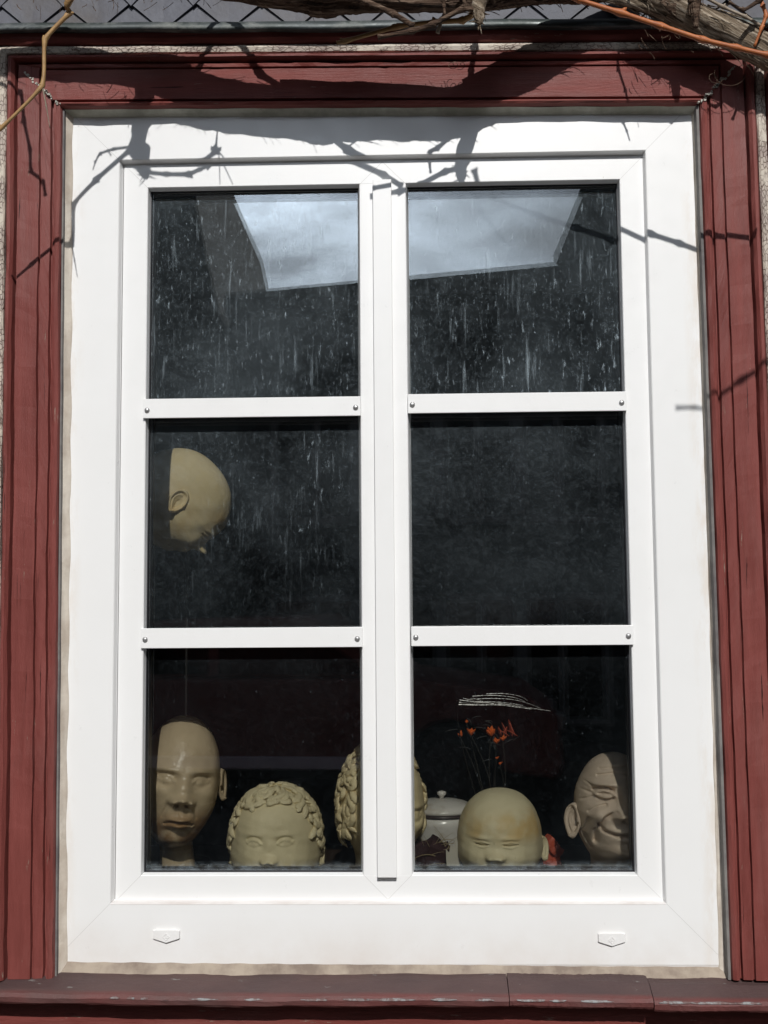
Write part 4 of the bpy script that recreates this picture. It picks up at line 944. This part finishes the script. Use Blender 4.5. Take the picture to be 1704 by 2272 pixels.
# left tall gable house: its leaning verge is the left edge of the reflected sky
g1=RF(530,420,YF-6.9); g2=RF(577,641,YF-6.9); s2=(g1[0]-g2[0])/(g1[2]-g2[2])
ztop=6.2
def gx_(z): return g2[0]+s2*(z-g2[2])
hA=thing('house','tall green grey gabled house across the street, left of the reflected row','house',(xa-3,YF,GZ))
polyA=[(-8,GZ),(gx_(2.2),GZ),(gx_(2.2),2.2),(gx_(ztop),ztop),(gx_(ztop)-1.5,ztop+1.2),(-8,ztop-2)]
MB().prism(polyA,YF-6.9,YF+.4).build('wall',plA,hA)
MB().prism([(gx_(2.2)+.001,2.2),(gx_(2.2)+.06,2.2),(gx_(ztop)+.06,ztop),(gx_(ztop)+.001,ztop)],YF-6.9,YF+.43).build('verge_board',roofm,hA)
for xc in (-6.2,-4.6,-3.0):
    for zc in (3.6,1.6,-.2): opp_window(hA,xc,zc,.85,1.2,YF+.4)
# right tall house
r1=RF(1207,582,YF-6.8); r2=RF(1172,430,YF-6.8); s3=(r2[0]-r1[0])/(r2[2]-r1[2])
def rx_(z): return r1[0]+s3*(z-r1[2])
hC=thing('house','tall dark shingled house across the street, right of the reflected row','house',(rx_(0)+3,YF,GZ))
MB().prism([(rx_(GZ),GZ),(9,GZ),(9,5.2),(rx_(6)+1.2,6.9),(rx_(6),6.0)],YF-6.8,YF+.3).build('wall',plC,hC)
MB().prism([(rx_(6),6.005),(rx_(6)+1.2,6.905),(9,5.205),(9,5.4),(rx_(6)+1.2,7.1),(rx_(6)-.1,6.1)],YF-6.8,YF+.6).build('roof',roofm,hC)
for xc in (3.4,4.9,6.4):
    for zc in (3.4,1.5,-.2): opp_window(hC,xc,zc,.8,1.2,YF+.3)
# parked car
carp=mat('maroon_car_paint',(.30,.12,.11),.45); trim=mat('lilac_grey_trim',(.90,.88,1.0),.3); tyrem=mat('tyre_rubber',(.015,.015,.015),.8); rimc=mat('wheel_rim',(.05,.05,.055),.35,.5,.6); cgl=mat('car_glass',(.012,.015,.017),.06); lamp=mat('lamp_glass',(.5,.5,.5),.1)
cx,cyf,cz=-1.0,-6.1,GZ-.12
car=thing('parked_car','dark maroon parked car with a pale sill trim, reflected in the lower left pane','car',(cx,cyf-.85,cz))
def carprism(prof,y0,y1,tap=0):
    n=len(prof); V=[(cx+x,y0-tap*max(0,z-.8),cz+z) for x,z in prof]+[(cx+x,y1+tap*max(0,z-.8),cz+z) for x,z in prof]
    return V,[tuple(range(n-1,-1,-1)),tuple(range(n,2*n))]+[(i,(i+1)%n,(i+1)%n+n,i+n) for i in range(n)]
def arch(xc,r,n=9): return [(xc+r*math.cos(a),.30+r*math.sin(a)) for a in np.linspace(0,math.pi,n)]
body=[(-2.1,.30),(-2.15,.55),(-2.1,.80),(-1.9,.90),(-1.0,.96),(1.1,.96),(1.9,.85),(2.12,.70),(2.15,.35),(2.05,.25)]
lower=[(2.05,.22)]+arch(1.3,.36)+[]+arch(-1.3,.36)+[(-2.05,.25)]
V,F=carprism(body[:-1]+[(2.10,.25)]+arch(1.35,.37)+arch(-1.35,.37)+[(-2.08,.25)],cyf,cyf-1.7); mk('body',V,F,carp,car,False,.03)
V,F=carprism([(-1.5,.961),(-1.05,1.38),(.35,1.42),(1.05,.961)],cyf-.06,cyf-1.64,.0); mk('roof',V,F,carp,car,False,.04)
for (a0,a1,b0,b1) in ((-1.28,-.42,-.98,-.42),(-.34,.80,-.34,.32)):
    MB().prism([(cx+a0,cz+.99),(cx+a1,cz+.99),(cx+b1,cz+1.34),(cx+b0,cz+1.34)],cyf-.065,cyf-.045).build('side_window',cgl,car)
MB().box(cx-.95,cx+.95,cyf-.005,cyf+.02,cz+.31,cz+.40).build('sill_trim',trim,car,False,.01)
for wx in (-1.35,1.35):
    for wy in (cyf-.12,cyf-1.58):
        def wheel(r,w0): 
            k=28; V=[(cx+wx+r*math.cos(2*math.pi*j/k),wy+s*w0,cz+.31+r*math.sin(2*math.pi*j/k)) for s in (-1,1) for j in range(k)]
            return V,[tuple(range(k)),tuple(range(2*k-1,k-1,-1))]+[(j,j+k,(j+1)%k+k,(j+1)%k) for j in range(k)]
        V,F=wheel(.31,.095); wo=mk('wheel',V,F,tyrem,car); V,F=wheel(.19,.10); mk('rim',V,F,rimc,wo)
for yy in (cyf-.25,cyf-1.45): MB().box(cx+2.08,cx+2.17,yy-.15,yy+.15,cz+.58,cz+.70).build('headlight',lamp,car,False,.01)

car.rotation_euler=(0,0,R(4))
